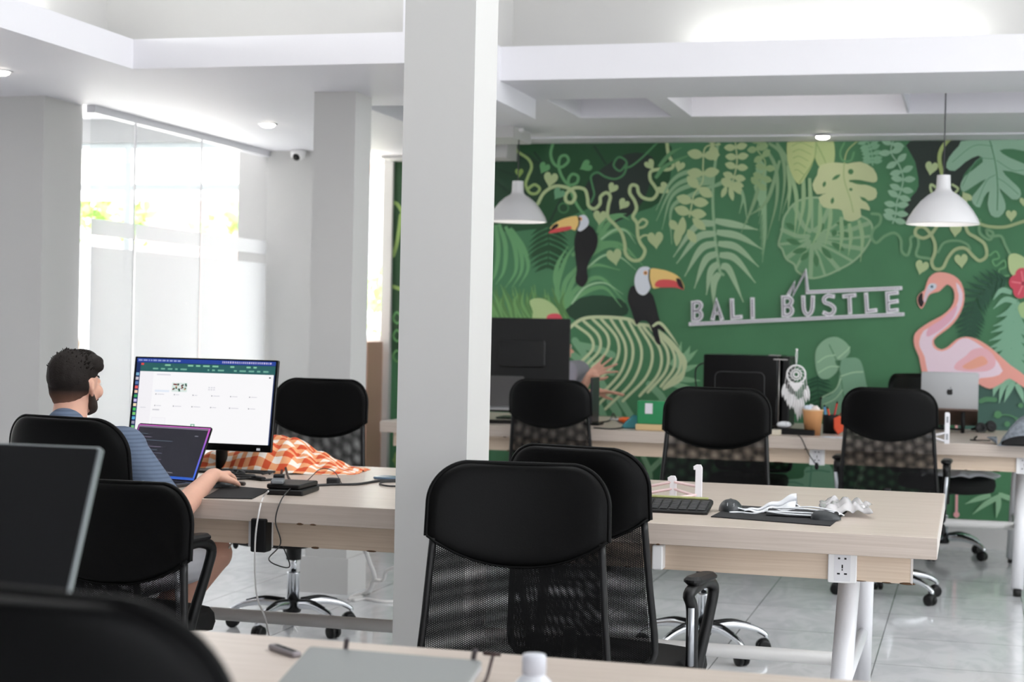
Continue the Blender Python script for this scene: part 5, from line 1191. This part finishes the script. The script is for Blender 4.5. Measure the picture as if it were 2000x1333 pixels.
# kraft cup with crumpled paper
k = PY(1586, 850, 8.80); cup = thing('paper_cup', 'kraft-brown cup filled with crumpled paper beside the dreamcatcher', 'cup', (k.x, 8.82, TZ))
m = MB(); hc = PY(1586, 800, 8.82).z-TZ; m.lathe([(.001, .002), (.038, .002), (.040, .0), (.053, hc-.006), (.055, hc), (.052, hc), (.038, .006), (.001, .006)], 32, 0, None, False); m.build('body', mat('kraft', (218, 160, 108), .6), cup)
m = MB(); m.lathe([(.0545, hc-.006), (.057, hc-.003), (.0545, hc), (.052, hc-.003), (.0545, hc-.006)], 32, cap=False); m.build('rim', mat('kraft_light', (226, 196, 158), .6), cup)
for i, (dx, dy, s_, col, lb) in enumerate(((-.022, .0, .026, (214, 224, 236), 'pale blue crumpled paper in the kraft cup'), (.014, -.01, .024, (236, 222, 218), 'white crumpled paper in the kraft cup'), (-.004, .02, .026, (214, 214, 218), 'grey-white crumpled paper deep in the kraft cup'))):
    t = thing('crumpled_paper', lb, 'paper', (k.x+dx, 8.82+dy, TZ+hc-.012)); m = MB(); m.ball((0, 0, .008), s_, 12)
    m.v = [v+Vector((noise.noise(v*60+Vector((i, 0, 0))), noise.noise(v*60+Vector((0, i, 5))), noise.noise(v*60+Vector((7, 0, i)))))*.010 for v in m.v]; m.build('ball', mat('paper_%d' % i, col, .8), t)
t = thing('pen', 'black pen with bead top standing in the kraft cup', 'pen', (k.x+.03, 8.83, TZ+.02)); m = MB(); m.tube([(0, 0, 0), (.008, 0, hc+.035)], .004, 8); m.ball((.009, 0, hc+.04), .007, 8); m.build('body', blk, t)
# dark pen holder with blue, red, orange
k = PY(1622, 846, 9.0); hold = thing('pen_holder', 'dark mesh pen holder beside the kraft cup', 'pen holder', (k.x, 9.02, TZ)); m = MB(); m.lathe([(.001, .001), (.042, .001), (.044, .098), (.042, .1), (.040, .098), (.038, .005), (.001, .005)], 28, 0, None, False); m.build('body', blk, hold)
for dx, dz_, lx, col, lb in ((-.02, .13, -.015, (84, 140, 190), 'blue pen in the dark pen holder'), (.0, .15, .03, (180, 40, 34), 'dark red pen leaning in the dark pen holder'), (.012, .12, -.03, (226, 84, 54), 'orange pen leaning in the dark pen holder')):
    t = thing('pen', lb, 'pen', (k.x+dx, 9.02, TZ+.012)); m = MB(); m.tube([(0, 0, 0), (lx, -.01, dz_)], [.005, .0055], 8); m.build('body', mat('pen_%d' % col[0], col, .4), t); m = MB(); m.tube([(lx, -.01, dz_), (lx*1.1, -.011, dz_+.012)], [.0055, .003], 8); m.build('cap', blk, t)
k = PY(1636, 818, 8.9); t = at('orange_pouch', 'orange pouch leaning on the dark pen holder behind the armchair', 'pouch', (k.x, 8.95)); m = MB(); m.prism([(-.022, .03), (.0, .0), (.03, .02), (.032, .075), (.005, .10), (-.024, .085)], -.012, .012, .005, 0, Matrix.Rotation(R(90), 4, 'X')); m.build('body', mat('orange_cloth', (222, 88, 54), .7), t); m = MB(); rod(m, [(.005, 0, .098), (.03, 0, .145)], .003); m.build('string', mat('dark_red', (120, 40, 30), .6), t)
k = W(1628, 856); cloth('paper_sheet', 'white leaflet lying in front of the pen holder', 'paper', (k.x, k.y+.03, TZ), .12, .1, .006, R(-10), 6, mat('paper_white', (214, 216, 224), .6), .0006, (16, 12), 1)
cable('black cord running over the wall table edge with a hanging connector', [tuple(W(1558, 850, .755)), qy(1566, 858, 8.585), qy(1580, 888, 8.58), qy(1594, 908, 8.57)], .003, ck)
k = PY(1595, 911, 8.57); t = thing('hanging_connector', 'round black connector hanging at the end of the cord', 'connector', tuple(k)); m = MB(); m.ball((0, 0, 0), (.011, .010, .019), 12); m.build('body', blk, t)
# silver laptop on stand
A_, B_ = PY(1800, 726, 9.55), PY(1912, 727, 9.55); wl = B_.x-A_.x; zt = A_.z
t = at('open_laptop', 'silver laptop with dark round fruit mark, raised on a black stand', 'laptop', ((A_.x+B_.x)/2, 9.55))
hl = A_.z-PY(1800, 802, 9.55).z
TL = Matrix.Translation((0, 0, zt-TZ-hl/2)) @ Matrix.Rotation(R(90+4), 4, 'X')
m = MB(); m.rbox(0, 0, -.003, .003, wl, hl, .01, .0012, T=TL); ld = m.build('lid', alu, t)
m = MB(); ap = [(0, .012), (.006, .016), (.013, .015), (.017, .009), (.0145, .003), (.0155, -.004), (.018, -.008), (.013, -.016), (.008, -.019), (.003, -.0175), (0, -.017), (-.004, -.018), (-.009, -.019), (-.014, -.013), (-.017, -.004), (-.0165, .006), (-.012, .013), (-.006, .0155)]
# the bite is taken out of the right side: outline bends inwards there
m.prism([(a*.95, b*.95) for a, b in ap[::-1]], .0031, .0036, 0, 0, TL); m.prism([(a*.7+.004, b*.7+.022) for a, b in ((-.004, -.006), (.004, -.002), (.006, .007), (-.003, .003))], .0031, .0036, 0, 0, TL); m.build('logo', darkslot, ld)
m = MB(); m.rbox(0, 0, -.006, .006, wl, .22, .01, .002, T=Matrix.Translation((0, .085, zt-TZ-hl-.035)) @ Matrix.Rotation(R(-25), 4, 'X')); m.build('base', mat('laptop_bottom', (96, 78, 70), .4, .4), t)
m = MB()
for x in (-.115, .075):
    m.prism([(-.03, 0), (.03, 0), (.022, .012), (.010, .02), (.012, .10), (.0, .115), (-.012, .10), (-.008, .02), (-.02, .012)], -.006, .006, .002, 0, Matrix.Translation((x, -.035, 0)) @ Matrix.Rotation(R(90), 4, 'Z') @ Matrix.Rotation(R(90), 4, 'X'))
    m.tube([(x, -.055, .002), (x, -.045, .115)], .011, 8); m.tube([(x, -.045, .06), (x, .16, .02)], .007, 8); m.tube([(x, .0, .006), (x, .18, .006)], .007, 8)
m.tube([(-.115, .1, .012), (.075, .1, .012)], .006, 8); m.build('stand', blk, t)
# white stand with slots
k = W(1849, 868); lapstand('white slotted laptop stand on its side beside the armchair and silver laptop', (k.x, k.y+.02), R(4), False, .125, True)
# headphones
k = W(1925, 846); t = at('headphones', 'black headphones lying beside the silver laptop', 'headphones', (k.x, k.y+.05), R(20))
for sx, h_ in ((-.028, .022), (.03, .034)):
    m = MB(); Tm = Matrix.Translation((sx, 0, h_)) @ Matrix.Rotation(R(70), 4, 'X') @ Matrix.Rotation(R(14*sx/abs(sx)), 4, 'Y'); m.lathe([(.012, -.012), (.030, -.010), (.033, 0), (.031, .010), (.020, .014), (.016, .008), (.001, .007)], 24, 0, Tm); m.build('ear_cup', rubber, t)
m = MB(); m.tube([(-.03, .02, .02), (-.045, .09, .012), (0, .14, .010), (.045, .09, .016), (.03, .02, .034)], .008, 10, 0, 6); m.build('headband', rubber, t)
# grey cloth bag / cap
k = W(1985, 872); bagc = mat('grey_marl', (122, 128, 136), .85, var=(60, .35)); t = at('cap', 'grey mottled cap with dark lining at the edge of the wall table', 'cap', (k.x+.05, k.y+.10))
m = MB(); m.sheet(lambda u, v: Vector(((u-.42)*.34*(1-.25*v), (v-.5)*.24, max(.002, .15*math.sin(PI*min(1, u*1.05))**.8*(1-abs(2*v-1)**2.5)+.014*noise.noise(Vector((u*6, v*6, 1)))))), 34, 24, .003); m.build('crown', bagc, t)
m = MB(); m.sheet(lambda u, v: Vector((-.14-.05*v*(1-abs(2*u-1)**2)+.0, (u-.5)*.16, .004+.03*v)), 16, 6, .003); m.build('brim', bagc, t)
m = MB(); m.sheet(lambda u, v: Vector(((u-.45)*.27, -.118-.010*math.sin(PI*u)+.01*v, .002+.052*v*math.sin(PI*min(1, u+.05))**.6)), 20, 6, .002); m.build('lining', blk, t)
k = W(1903, 862); t = at('keys', 'small bunch of dark keys and cord in front of the headphones', 'keys', (k.x, k.y+.03)); m = MB(); m.tube([(-.02, 0, .003), (0, -.012, .003), (.03, .004, .003), (.08, .01, .003)], .003, 8, 0, 5); m.tube([(.0, .012, .008), (.012, .03, .02), (.0, .05, .01)], .004, 8, 0, 5); m.rbox(-.006, .02, .0, .006, .03, .012, .003, .001); m.build('bunch', blk, t)
# grey cloth on the seat behind the wall table
k = PY(1910, 940, 9.85); o = cloth('towel', 'pale grey fluffy cloth draped on the seat behind the wall table', 'cloth', (-.06, 9.86, .475), .40, .36, .06, 0, 12, mat('grey_fluff', (200, 204, 210), .9, bump=(300, .6)), .004, (40, 30), 3)

# ------------------------------------------------------------------ wooden shelf by the narrow window
t = thing('shelf_unit', 'narrow wooden shelf seen between the two columns, below the bright window', 'shelf', (-3.93, 10.25, 0))
m = MB(); zt = PY(725, 668, 10.2).z; sw_ = mat('pink_wood', (200, 160, 140), .5)
for x in (-.19, .13): m.box(x, x+.03, -.12, .16, 0, zt)
for z in (.02, .42, .84, zt-.03): m.box(-.16, .13, -.12, .16, z, z+.03)
m.box(-.16, .13, .15, .16, 0, zt); m.build('body', sw_, t)
zs = .8702
bx('speaker_box', 'dark grey box standing on the wooden shelf by the narrow window', 'speaker', (-3.90, 10.24), 0, .12, .14, zt-.03-zs-.002, mat('slate_box', (64, 66, 74), .5), .006, zs)
for i, (c, z, lb) in enumerate((((200, 60, 60), .4502, 'red bundle on the wooden shelf below the dark box'), ((220, 180, 80), .0502, 'yellow box on the lowest board of the wooden shelf'))):
    bx('storage_box', lb, 'box', (-3.90, 10.22), 0, .12, .12, .16-.05*i, mat('shelf_item_%d' % i, c, .5), .02, z)
bx('storage_box', 'green box on top of the yellow box in the wooden shelf', 'box', (-3.90, 10.22), 0, .11, .11, .1, mat('shelf_item_g', (90, 150, 90), .5), .02, .1605)

# ------------------------------------------------------------------ people
def caps_mesh(caps, name, m_, parent, voxel=.006, smooth=6, seg=16):
    m = MB()
    for c in caps:
        if len(c) == 2:                                   # ellipsoid
            m.ball(c[0], c[1], seg)
        elif len(c) == 3:                                 # rotated ellipsoid (centre, radii, matrix)
            m.ball((0, 0, 0), c[1], seg, 0, Matrix.Translation(c[0]) @ c[2])
        else:
            p, r0, q_, r1 = c; p, q_ = Vector(p), Vector(q_); n_ = max(2, int((p-q_).length/(min(r0, r1)*.5)))
            d = (q_-p).normalized(); a = d.to_track_quat('Z', 'Y').to_matrix().to_4x4()
            prof = [(r0*math.sin(PI/2*i/6), -r0*math.cos(PI/2*i/6)) for i in range(7)]; L = (q_-p).length
            prof += [(r1*math.cos(PI/2*i/6), L+r1*math.sin(PI/2*i/6)) for i in range(7)]
            prof = [(max(r_, .0004), z) for r_, z in prof]
            m.lathe(prof, seg, 0, Matrix.Translation(p) @ a)
    o = m.build(name, m_, parent)
    md = o.modifiers.new('remesh', 'REMESH'); md.mode = 'VOXEL'; md.voxel_size = voxel; md.use_smooth_shade = True
    md = o.modifiers.new('smooth', 'SMOOTH'); md.factor = .5; md.iterations = smooth
    return o
skin = mat('skin', (222, 172, 150), .5, var=(14, .05), spec=.35)
skin.node_tree.nodes['Principled BSDF'].inputs['Subsurface Weight'].default_value = .12
skin.node_tree.nodes['Principled BSDF'].inputs['Subsurface Radius'].default_value = (.01, .004, .002)
skin.node_tree.nodes['Principled BSDF'].inputs['Subsurface Scale'].default_value = .6
hairm = mat('dark_hair', (30, 24, 21), .7, bump=(240, .8), spec=.25)
fadem = mat('short_faded_hair', (66, 50, 42), .8, bump=(700, .8), spec=.2)
def stripes(name, c1, c2, k):
    m = bpy.data.materials.new(name); m.use_nodes = True; nt = m.node_tree; b = nt.nodes['Principled BSDF']; b.inputs['Roughness'].default_value = .85
    tc = N(nt, 'ShaderNodeTexCoord'); sp = N(nt, 'ShaderNodeSeparateXYZ'); nt.links.new(tc.outputs['Object'], sp.inputs[0])
    mu = N(nt, 'ShaderNodeMath', operation='MULTIPLY'); mu.inputs[1].default_value = k; nt.links.new(sp.outputs[2], mu.inputs[0]); sn = N(nt, 'ShaderNodeMath', operation='SINE'); nt.links.new(mu.outputs[0], sn.inputs[0])
    gt = N(nt, 'ShaderNodeMath', operation='GREATER_THAN'); gt.inputs[1].default_value = .3; nt.links.new(sn.outputs[0], gt.inputs[0])
    mx = N(nt, 'ShaderNodeMix', data_type='RGBA'); mx.inputs[6].default_value = lin(c1); mx.inputs[7].default_value = lin(c2); nt.links.new(gt.outputs[0], mx.inputs[0]); nt.links.new(mx.outputs[2], b.inputs['Base Color'])
    return m
tee = stripes('blue_grey_stripe', (98, 112, 134), (84, 98, 120), 2*PI/.011)
shortm = mat('white_shorts', (220, 220, 226), .85)
greytee = mat('grey_shirt', (150, 147, 158), .85)

def head_parts(c, yaw, s, t, hair=True, hat=None):
    """c: head centre; yaw: degrees clockwise from +Y the face looks to; returns skin capsules, adds hair"""
    a = R(-yaw); Mx = Matrix.Translation(c) @ Matrix.Rotation(a, 4, 'Z') @ Matrix.Scale(s, 4)
    rot = Matrix.Rotation(a, 4, 'Z')
    def P_(x, y, z): return Mx @ Vector((x, y, z))
    sk = [(P_(0, -.012, .022), (.074*s, .092*s, .088*s), rot), (P_(0, .018, -.03), (.060*s, .070*s, .078*s), rot), (P_(0, .052, -.07), (.034*s, .034*s, .030*s), rot), (P_(0, -.03, -.03), (.062*s, .062*s, .06*s), rot),
          (P_(0, .088, -.012), .010*s, P_(0, .108, -.030), .011*s), (P_(-.012, .096, -.034), .008*s, P_(.012, .096, -.034), .008*s), (P_(-.03, .078, .012), .014*s, P_(.03, .078, .012), .014*s),
          (P_(-.016, .088, -.056), .007*s, P_(.016, .088, -.056), .007*s), (P_(-.015, .086, -.066), .007*s, P_(.015, .086, -.066), .007*s)]
    for sg in (1, -1):
        sk += [(P_(sg*.078, -.008, .012), .008*s, P_(sg*.082, -.016, -.012), .008*s), (P_(sg*.082, -.016, -.012), .008*s, P_(sg*.074, -.004, -.034), .006*s), (P_(sg*.076, .002, .006), .006*s, P_(sg*.074, .0, -.026), .005*s), (P_(sg*.04, .062, -.022), (.026*s, .022*s, .026*s), rot)]
    return sk, P_, rot
def face_details(P_, s, t):
    m = MB()
    for sg in (1, -1): m.ball(P_(sg*.031, .083, .006), .0115*s, 10)
    m.build('eye', mat('eye_white', (226, 224, 220), .3), t)
    m = MB()
    for sg in (1, -1): m.ball(P_(sg*.031, .0925, .006), .0045*s, 8)
    m.build('iris', mat('iris_brown', (48, 32, 22), .3), t)
    m = MB()
    for sg in (1, -1): m.tube([P_(sg*.016, .086, .026), P_(sg*.032, .081, .030), P_(sg*.046, .069, .026)], [.0028*s, .0035*s, .002*s], 6, 0, 3)
    m.build('eyebrow', hairm, t)
    m = MB(); m.tube([P_(-.02, .0905, -.061), P_(0, .0955, -.060), P_(.02, .0905, -.061)], [.0015*s, .003*s, .0015*s], 6, 0, 4); m.build('lips', mat('lip', (176, 104, 96), .5), t)
def hand(wrist, fwd_, palm_n, side, s=1., curl=(.5, .5, .5, .5), spread=.0, thumb_out=.7):
    """wrist point, forward direction, palm normal (towards the palm), side=+1 thumb on the side fwd x normal"""
    f = fwd_.normalized(); n = (palm_n-f*palm_n.dot(f)).normalized(); sd = f.cross(n)*side
    cp = [(wrist, .023*s, wrist+f*.03*s, .024*s)]
    kn = []
    for i in range(4):
        o_ = (.030-.020*i)*s; k_ = wrist+f*(.088-.004*abs(i-1.2))*s+sd*o_-n*(.004-.003*i)*s; kn.append(k_); cp.append((wrist+f*.02*s+sd*o_*.55, .0155*s, k_, .0115*s))
    for i, (k_, L) in enumerate(zip(kn, (.042, .047, .044, .035))):
        d = (f+sd*spread*(1.5-i)/1.5).normalized(); p = k_; r_ = (.0088, .009, .0086, .0076)[i]*s; ang = 0
        for j, (l, c) in enumerate(((L, .75), (L*.62, .95), (L*.5, .6))):
            ang += curl[i]*c; dd = (d*math.cos(ang)+n*math.sin(ang)); q_ = p+dd*l*s; cp.append((p, r_, q_, r_*.92)); p = q_; r_ *= .92
    b = wrist+f*.025*s+sd*.022*s+n*.006*s; t1 = b+(f*.6+sd*thumb_out+n*.25).normalized()*.042*s; t2 = t1+(f*.85+sd*thumb_out*.35+n*.3).normalized()*.030*s; t3 = t2+(f*.95+n*.25).normalized()*.022*s
    cp += [(b, .015*s, t1, .011*s), (t1, .0108*s, t2, .0096*s), (t2, .0094*s, t3, .0078*s)]
    return cp
# --- the man at the desk (seen from behind, his back to the camera)
hd = PY(147, 742, 4.47); hd.z += .0
t = thing('person', 'man with short dark hair and beard in blue-grey striped t-shirt, hand on a mouse, seated', 'person', (hd.x, hd.y-.05, 0))
TI = Matrix.Translation(-t.location)
def L(c):   # world -> local of the person
    return [tuple((TI @ Vector(x)) if isinstance(x, Vector) and k in (0, 2) and not isinstance(x, Matrix) else x for k, x in enumerate(cc)) for cc in c]
V = Vector
hs = .87; hc = V((hd.x+.002, hd.y, 1.087))
sk, Pm, rot = head_parts(hc, 8, hs, t)
neck0, neck1 = hc+V((-.0, -.025, -.05)), V((hd.x+.01, hd.y-.055, .935))
ch_ = V((hd.x+.01, hd.y-.05, .86)); be = V((hd.x+.03, hd.y-.06, .66)); hp = V((hd.x+.05, hd.y-.10, .545))
shR = V((hd.x+.185, hd.y-.03, .905)); shL = V((hd.x-.118, hd.y-.03, .895))
elR = PY(338, 1010, 4.42); fR = (MM-elR); fR.z = 0; fR.normalize(); wrR = MM-fR*.098; wrR.z = .797
elL = shL+V((.02, .14, -.22)); wrL = V((-2.77, 4.73, .80))
spineT = [(neck1+V((0, 0, -.02)), .07, ch_, .11), (shR, .058, shL, .058), (ch_+V((.07, 0, 0)), .105, ch_+V((-.07, 0, 0)), .105), (ch_+V((.07, 0, -.02)), .1, be+V((.05, 0, 0)), .095), (ch_+V((-.07, 0, -.02)), .1, be+V((-.05, 0, 0)), .095), (be+V((.05, 0, 0)), .095, hp+V((.05, 0, 0)), .1), (be+V((-.05, 0, 0)), .095, hp+V((-.05, 0, 0)), .1)]
trap = [(neck1+V((.0, -.01, .0)), .05, shR+V((-.05, 0, .01)), .045), (neck1+V((.0, -.01, .0)), .05, shL+V((.05, 0, .01)), .045)]
knR = PY(418, 1078, 4.80); knR.z = .555; knL = V((hd.x-.18, 4.86, .55))
anR = V((knR.x-.22, 4.55, .09)); anL = V((knL.x-.02, 4.80, .09))
hf = fR.copy(); hf.z = -.05
sk += [(neck0, .056*hs, neck1, .058)]+spineT+trap
sk += [(shR, .050, elR, .041), (elR, .041, wrR+(elR-wrR)*.55, .036), (wrR+(elR-wrR)*.55, .036, wrR, .024), (shL, .05, elL, .041), (elL, .040, wrL, .024)]
sk += hand(wrR, hf, V((0, 0, -1)), -1, 1.0, (.34, .28, .3, .4), .14)
sk += hand(wrL, V((.3, .9, -.05)), V((0, 0, -1)), 1, 1.0, (.4, .4, .4, .4), .1)
sk += [(hp+V((.09, .0, -.02)), .082, knR, .058), (hp+V((-.09, .0, -.02)), .082, knL, .058), (knR, .056, (knR+anR)/2+V((.0, -.01, .04)), .054), ((knR+anR)/2+V((.0, -.01, .04)), .054, anR, .036), (knL, .056, anL, .037)]
for an in (anR, anL): sk += [(an, .036, an+V((0, -.03, -.05)), .032), (an+V((0, -.02, -.052)), .032, an+V((.0, .14, -.062)), .024)]
caps_mesh(L(sk), 'body', skin, t, .0048, 5)
face_details(lambda x, y, z: TI @ Pm(x, y, z), hs, t)
def I_(c, g):   # inflate capsules
    return [(x[0], tuple(r_+g for r_ in x[1]), x[2]) if len(x) == 3 else (x[0], x[1]+g, x[2], x[3]+g) for x in c]
slR = shR+(elR-shR)*.80; slL = shL+(elL-shL)*.8
shirt = I_(spineT+trap, .010)+[(shR, .062, slR, .060), (shL, .062, slL, .060), (neck1+V((0, 0, .018)), .062, ch_, .1), (neck1+V((0, -.012, .03)), .060, neck1, .062)]
caps_mesh(L(shirt), 't_shirt', tee, t, .006, 4)
caps_mesh(L([(hp+V((.09, 0, -.02)), .094, hp+(knR-hp)*.74+V((.03, 0, 0)), .078), (hp+V((-.09, 0, -.02)), .094, hp+(knL-hp)*.78, .078), (hp+V((.06, 0, 0)), .106, hp+V((-.06, 0, 0)), .106)]), 'shorts', shortm, t, .006, 4)
def HP(x, y, z): return Pm(x, y, z)
s = hs
hair = [(HP(0, -.018, .050), (.0785*s, .098*s, .076*s), rot), (HP(0, -.038, .030), (.0765*s, .076*s, .070*s), rot), (HP(0, .030, .090), (.058*s, .055*s, .036*s), rot), (HP(.0, .06, .082), (.05*s, .03*s, .026*s), rot), (HP(-.045, .02, .080), (.03*s, .06*s, .028*s), rot), (HP(.045, .02, .082), (.034*s, .06*s, .026*s), rot), (HP(.062, .03, .066), (.022*s, .035*s, .022*s), rot)]
caps_mesh(L(hair), 'hair', hairm, t, .0045, 2)
m = MB(); rnd = random.Random(9)
for _ in range(300):
    a, b_ = rnd.uniform(-PI, PI), rnd.uniform(.15, 1.35)
    p = V((.080*math.cos(a)*math.cos(b_), -.012+.097*math.sin(a)*math.cos(b_), .045+.078*math.sin(b_)))
    d = V((math.cos(a)*.5+rnd.uniform(-.3, .3), math.sin(a)*.5+.35+rnd.uniform(-.3, .3), .35+rnd.uniform(-.2, .4))).normalized()*rnd.uniform(.006, .014)
    m.tube([TI @ HP(*(p*.97)), TI @ HP(*(p+d*.6)), TI @ HP(*(p+d))], [.0022, .0016, .0006], 4)
m.build('hair_strands', hairm, t)
fm = fadem; nt = fm.node_tree; b = nt.nodes['Principled BSDF']; geo = N(nt, 'ShaderNodeNewGeometry'); sp = N(nt, 'ShaderNodeSeparateXYZ'); nt.links.new(geo.outputs['Position'], sp.inputs[0])
mr = N(nt, 'ShaderNodeMapRange'); mr.inputs[1].default_value = .995; mr.inputs[2].default_value = 1.075; nt.links.new(sp.outputs[2], mr.inputs[0])
cr = N(nt, 'ShaderNodeValToRGB'); cr.color_ramp.elements[0].color = lin((176, 128, 106)); cr.color_ramp.elements[1].color = lin((34, 27, 24)); nt.links.new(mr.outputs[0], cr.inputs[0]); nt.links.new(cr.outputs[0], b.inputs['Base Color'])
fade = [(HP(0, -.046, -.018), (.066*s, .056*s, .052*s), rot), (HP(.0, -.032, .002), (.0768*s, .070*s, .060*s), rot), (HP(0, -.052, -.045), (.052*s, .04*s, .034*s), rot)]
caps_mesh(L(fade), 'neck_fade', fadem, t, .0045, 2)
beard = [(HP(0, .058, -.078), (.038*s, .038*s, .030*s), rot), (HP(.05, .026, -.066), .020*s, HP(.064, .004, -.03), .010*s), (HP(-.05, .026, -.066), .020*s, HP(-.064, .004, -.03), .010*s), (HP(.02, .060, -.078), .024*s, HP(.052, .022, -.062), .020*s), (HP(-.02, .060, -.078), .024*s, HP(-.052, .022, -.062), .020*s), (HP(-.025, .088, -.050), .007*s, HP(.025, .088, -.050), .007*s)]
caps_mesh(L(beard), 'beard', mat('beard_brown', (52, 40, 32), .8, bump=(500, .8)), t, .0045, 2)
for an, nm in ((anR, 'shoe'), (anL, 'shoe')):
    caps_mesh(L([(an+V((0, -.03, -.052)), .038, an+V((0, .14, -.066)), .026), (an+V((0, -.02, -.04)), .040, an+V((0, .02, -.05)), .036)]), nm, mat('shoe_grey', (70, 72, 78), .6), t, .006, 3)

# --- the person behind the big black monitor: grey sleeve and two gesturing hands
tc = PY(1118, 745, 10.12); X0 = tc.x
t = thing('person', 'person in grey shirt behind the big black monitor, both hands spread out in gesture', 'person', (X0, 10.12, 0))
TI = Matrix.Translation(-t.location)
hc = V((X0-.10, 10.12, 1.16)); s = .90
sk, Pm, rot = head_parts(hc, 88, s, t)
neck1 = V((X0-.13, 10.12, 1.035)); ch_ = V((X0-.05, 10.12, .93)); hp = V((X0-.10, 10.14, .50))
shN = V((X0+.0, 9.965, 1.005)); shF = V((X0+.0, 10.285, 1.005))
trunk = [(neck1, .06, ch_, .105), (shN, .062, shF, .062), (ch_+V((0, .06, 0)), .105, ch_+V((0, -.06, 0)), .105), (ch_+V((0, .05, 0)), .1, hp+V((0, .05, 0)), .11), (ch_+V((0, -.05, 0)), .1, hp+V((0, -.05, 0)), .11)]
h1 = PY(1152, 732, 9.95); h2 = PY(1160, 765, 9.88)
e1 = V((X0+.05, 10.02, .83)); e2 = V((X0+.02, 9.86, .80))
sk += [(hc+V((-.02, 0, -.06)), .05, neck1, .054)]+trunk
sk += [(shF, .048, e1, .04), (e1, .038, h1, .023), (shN, .048, e2, .04), (e2, .038, h2, .023)]
sk += hand(h1, V((.8, 0, .45)), V((0, -1, 0)), 1, 1.0, (.1, .15, .2, .25), .45, .9)
sk += hand(h2, V((1, 0, .02)), V((0, -.3, -1)), 1, 1.0, (.15, .12, .15, .2), .12, .5)
sk += [(hp+V((0, .08, 0)), .085, hp+V((.42, .10, .03)), .058), (hp+V((0, -.08, 0)), .085, hp+V((.42, -.06, .03)), .058), (hp+V((.42, .10, .03)), .055, hp+V((.40, .10, -.42)), .038), (hp+V((.42, -.06, .03)), .055, hp+V((.40, -.06, -.42)), .038)]
for y in (.10, -.06): sk += [(hp+V((.40, y, -.44)), .034, hp+V((.52, y, -.465)), .026)]
def L(c): return [tuple((TI @ Vector(x)) if isinstance(x, Vector) and k in (0, 2) else x for k, x in enumerate(cc)) for cc in c]
caps_mesh(L(sk), 'body', skin, t, .0055, 3)
face_details(lambda x, y, z: TI @ Pm(x, y, z), s, t)
caps_mesh(L(I_(trunk, .012)+[(shF, .064, shF+(e1-shF)*.95, .056), (shN, .066, shN+(e2-shN)*.98, .060), (e2, .054, e2+(h2-e2)*.35, .042)]), 'shirt', greytee, t, .007, 3)
caps_mesh(L([(Pm(0, -.02, .05), (.082*s, .098*s, .078*s), rot), (Pm(0, -.045, .0), (.075*s, .07*s, .08*s), rot)]), 'hair', hairm, t, .006, 2)
caps_mesh(L([(hp+V((0, .08, 0)), .098, hp+V((.42, .10, .03)), .068), (hp+V((0, -.08, 0)), .098, hp+V((.42, -.06, .03)), .068), (hp+V((.42, .10, .03)), .064, hp+V((.40, .10, -.38)), .048), (hp+V((.42, -.06, .03)), .064, hp+V((.40, -.06, -.38)), .048)]), 'trousers', mat('dark_trousers', (44, 46, 54), .8), t, .007, 3)
chair('black chair under the person in grey behind the big black monitor', X0-.10, 10.12, 90, dz=-.05, top=.80)
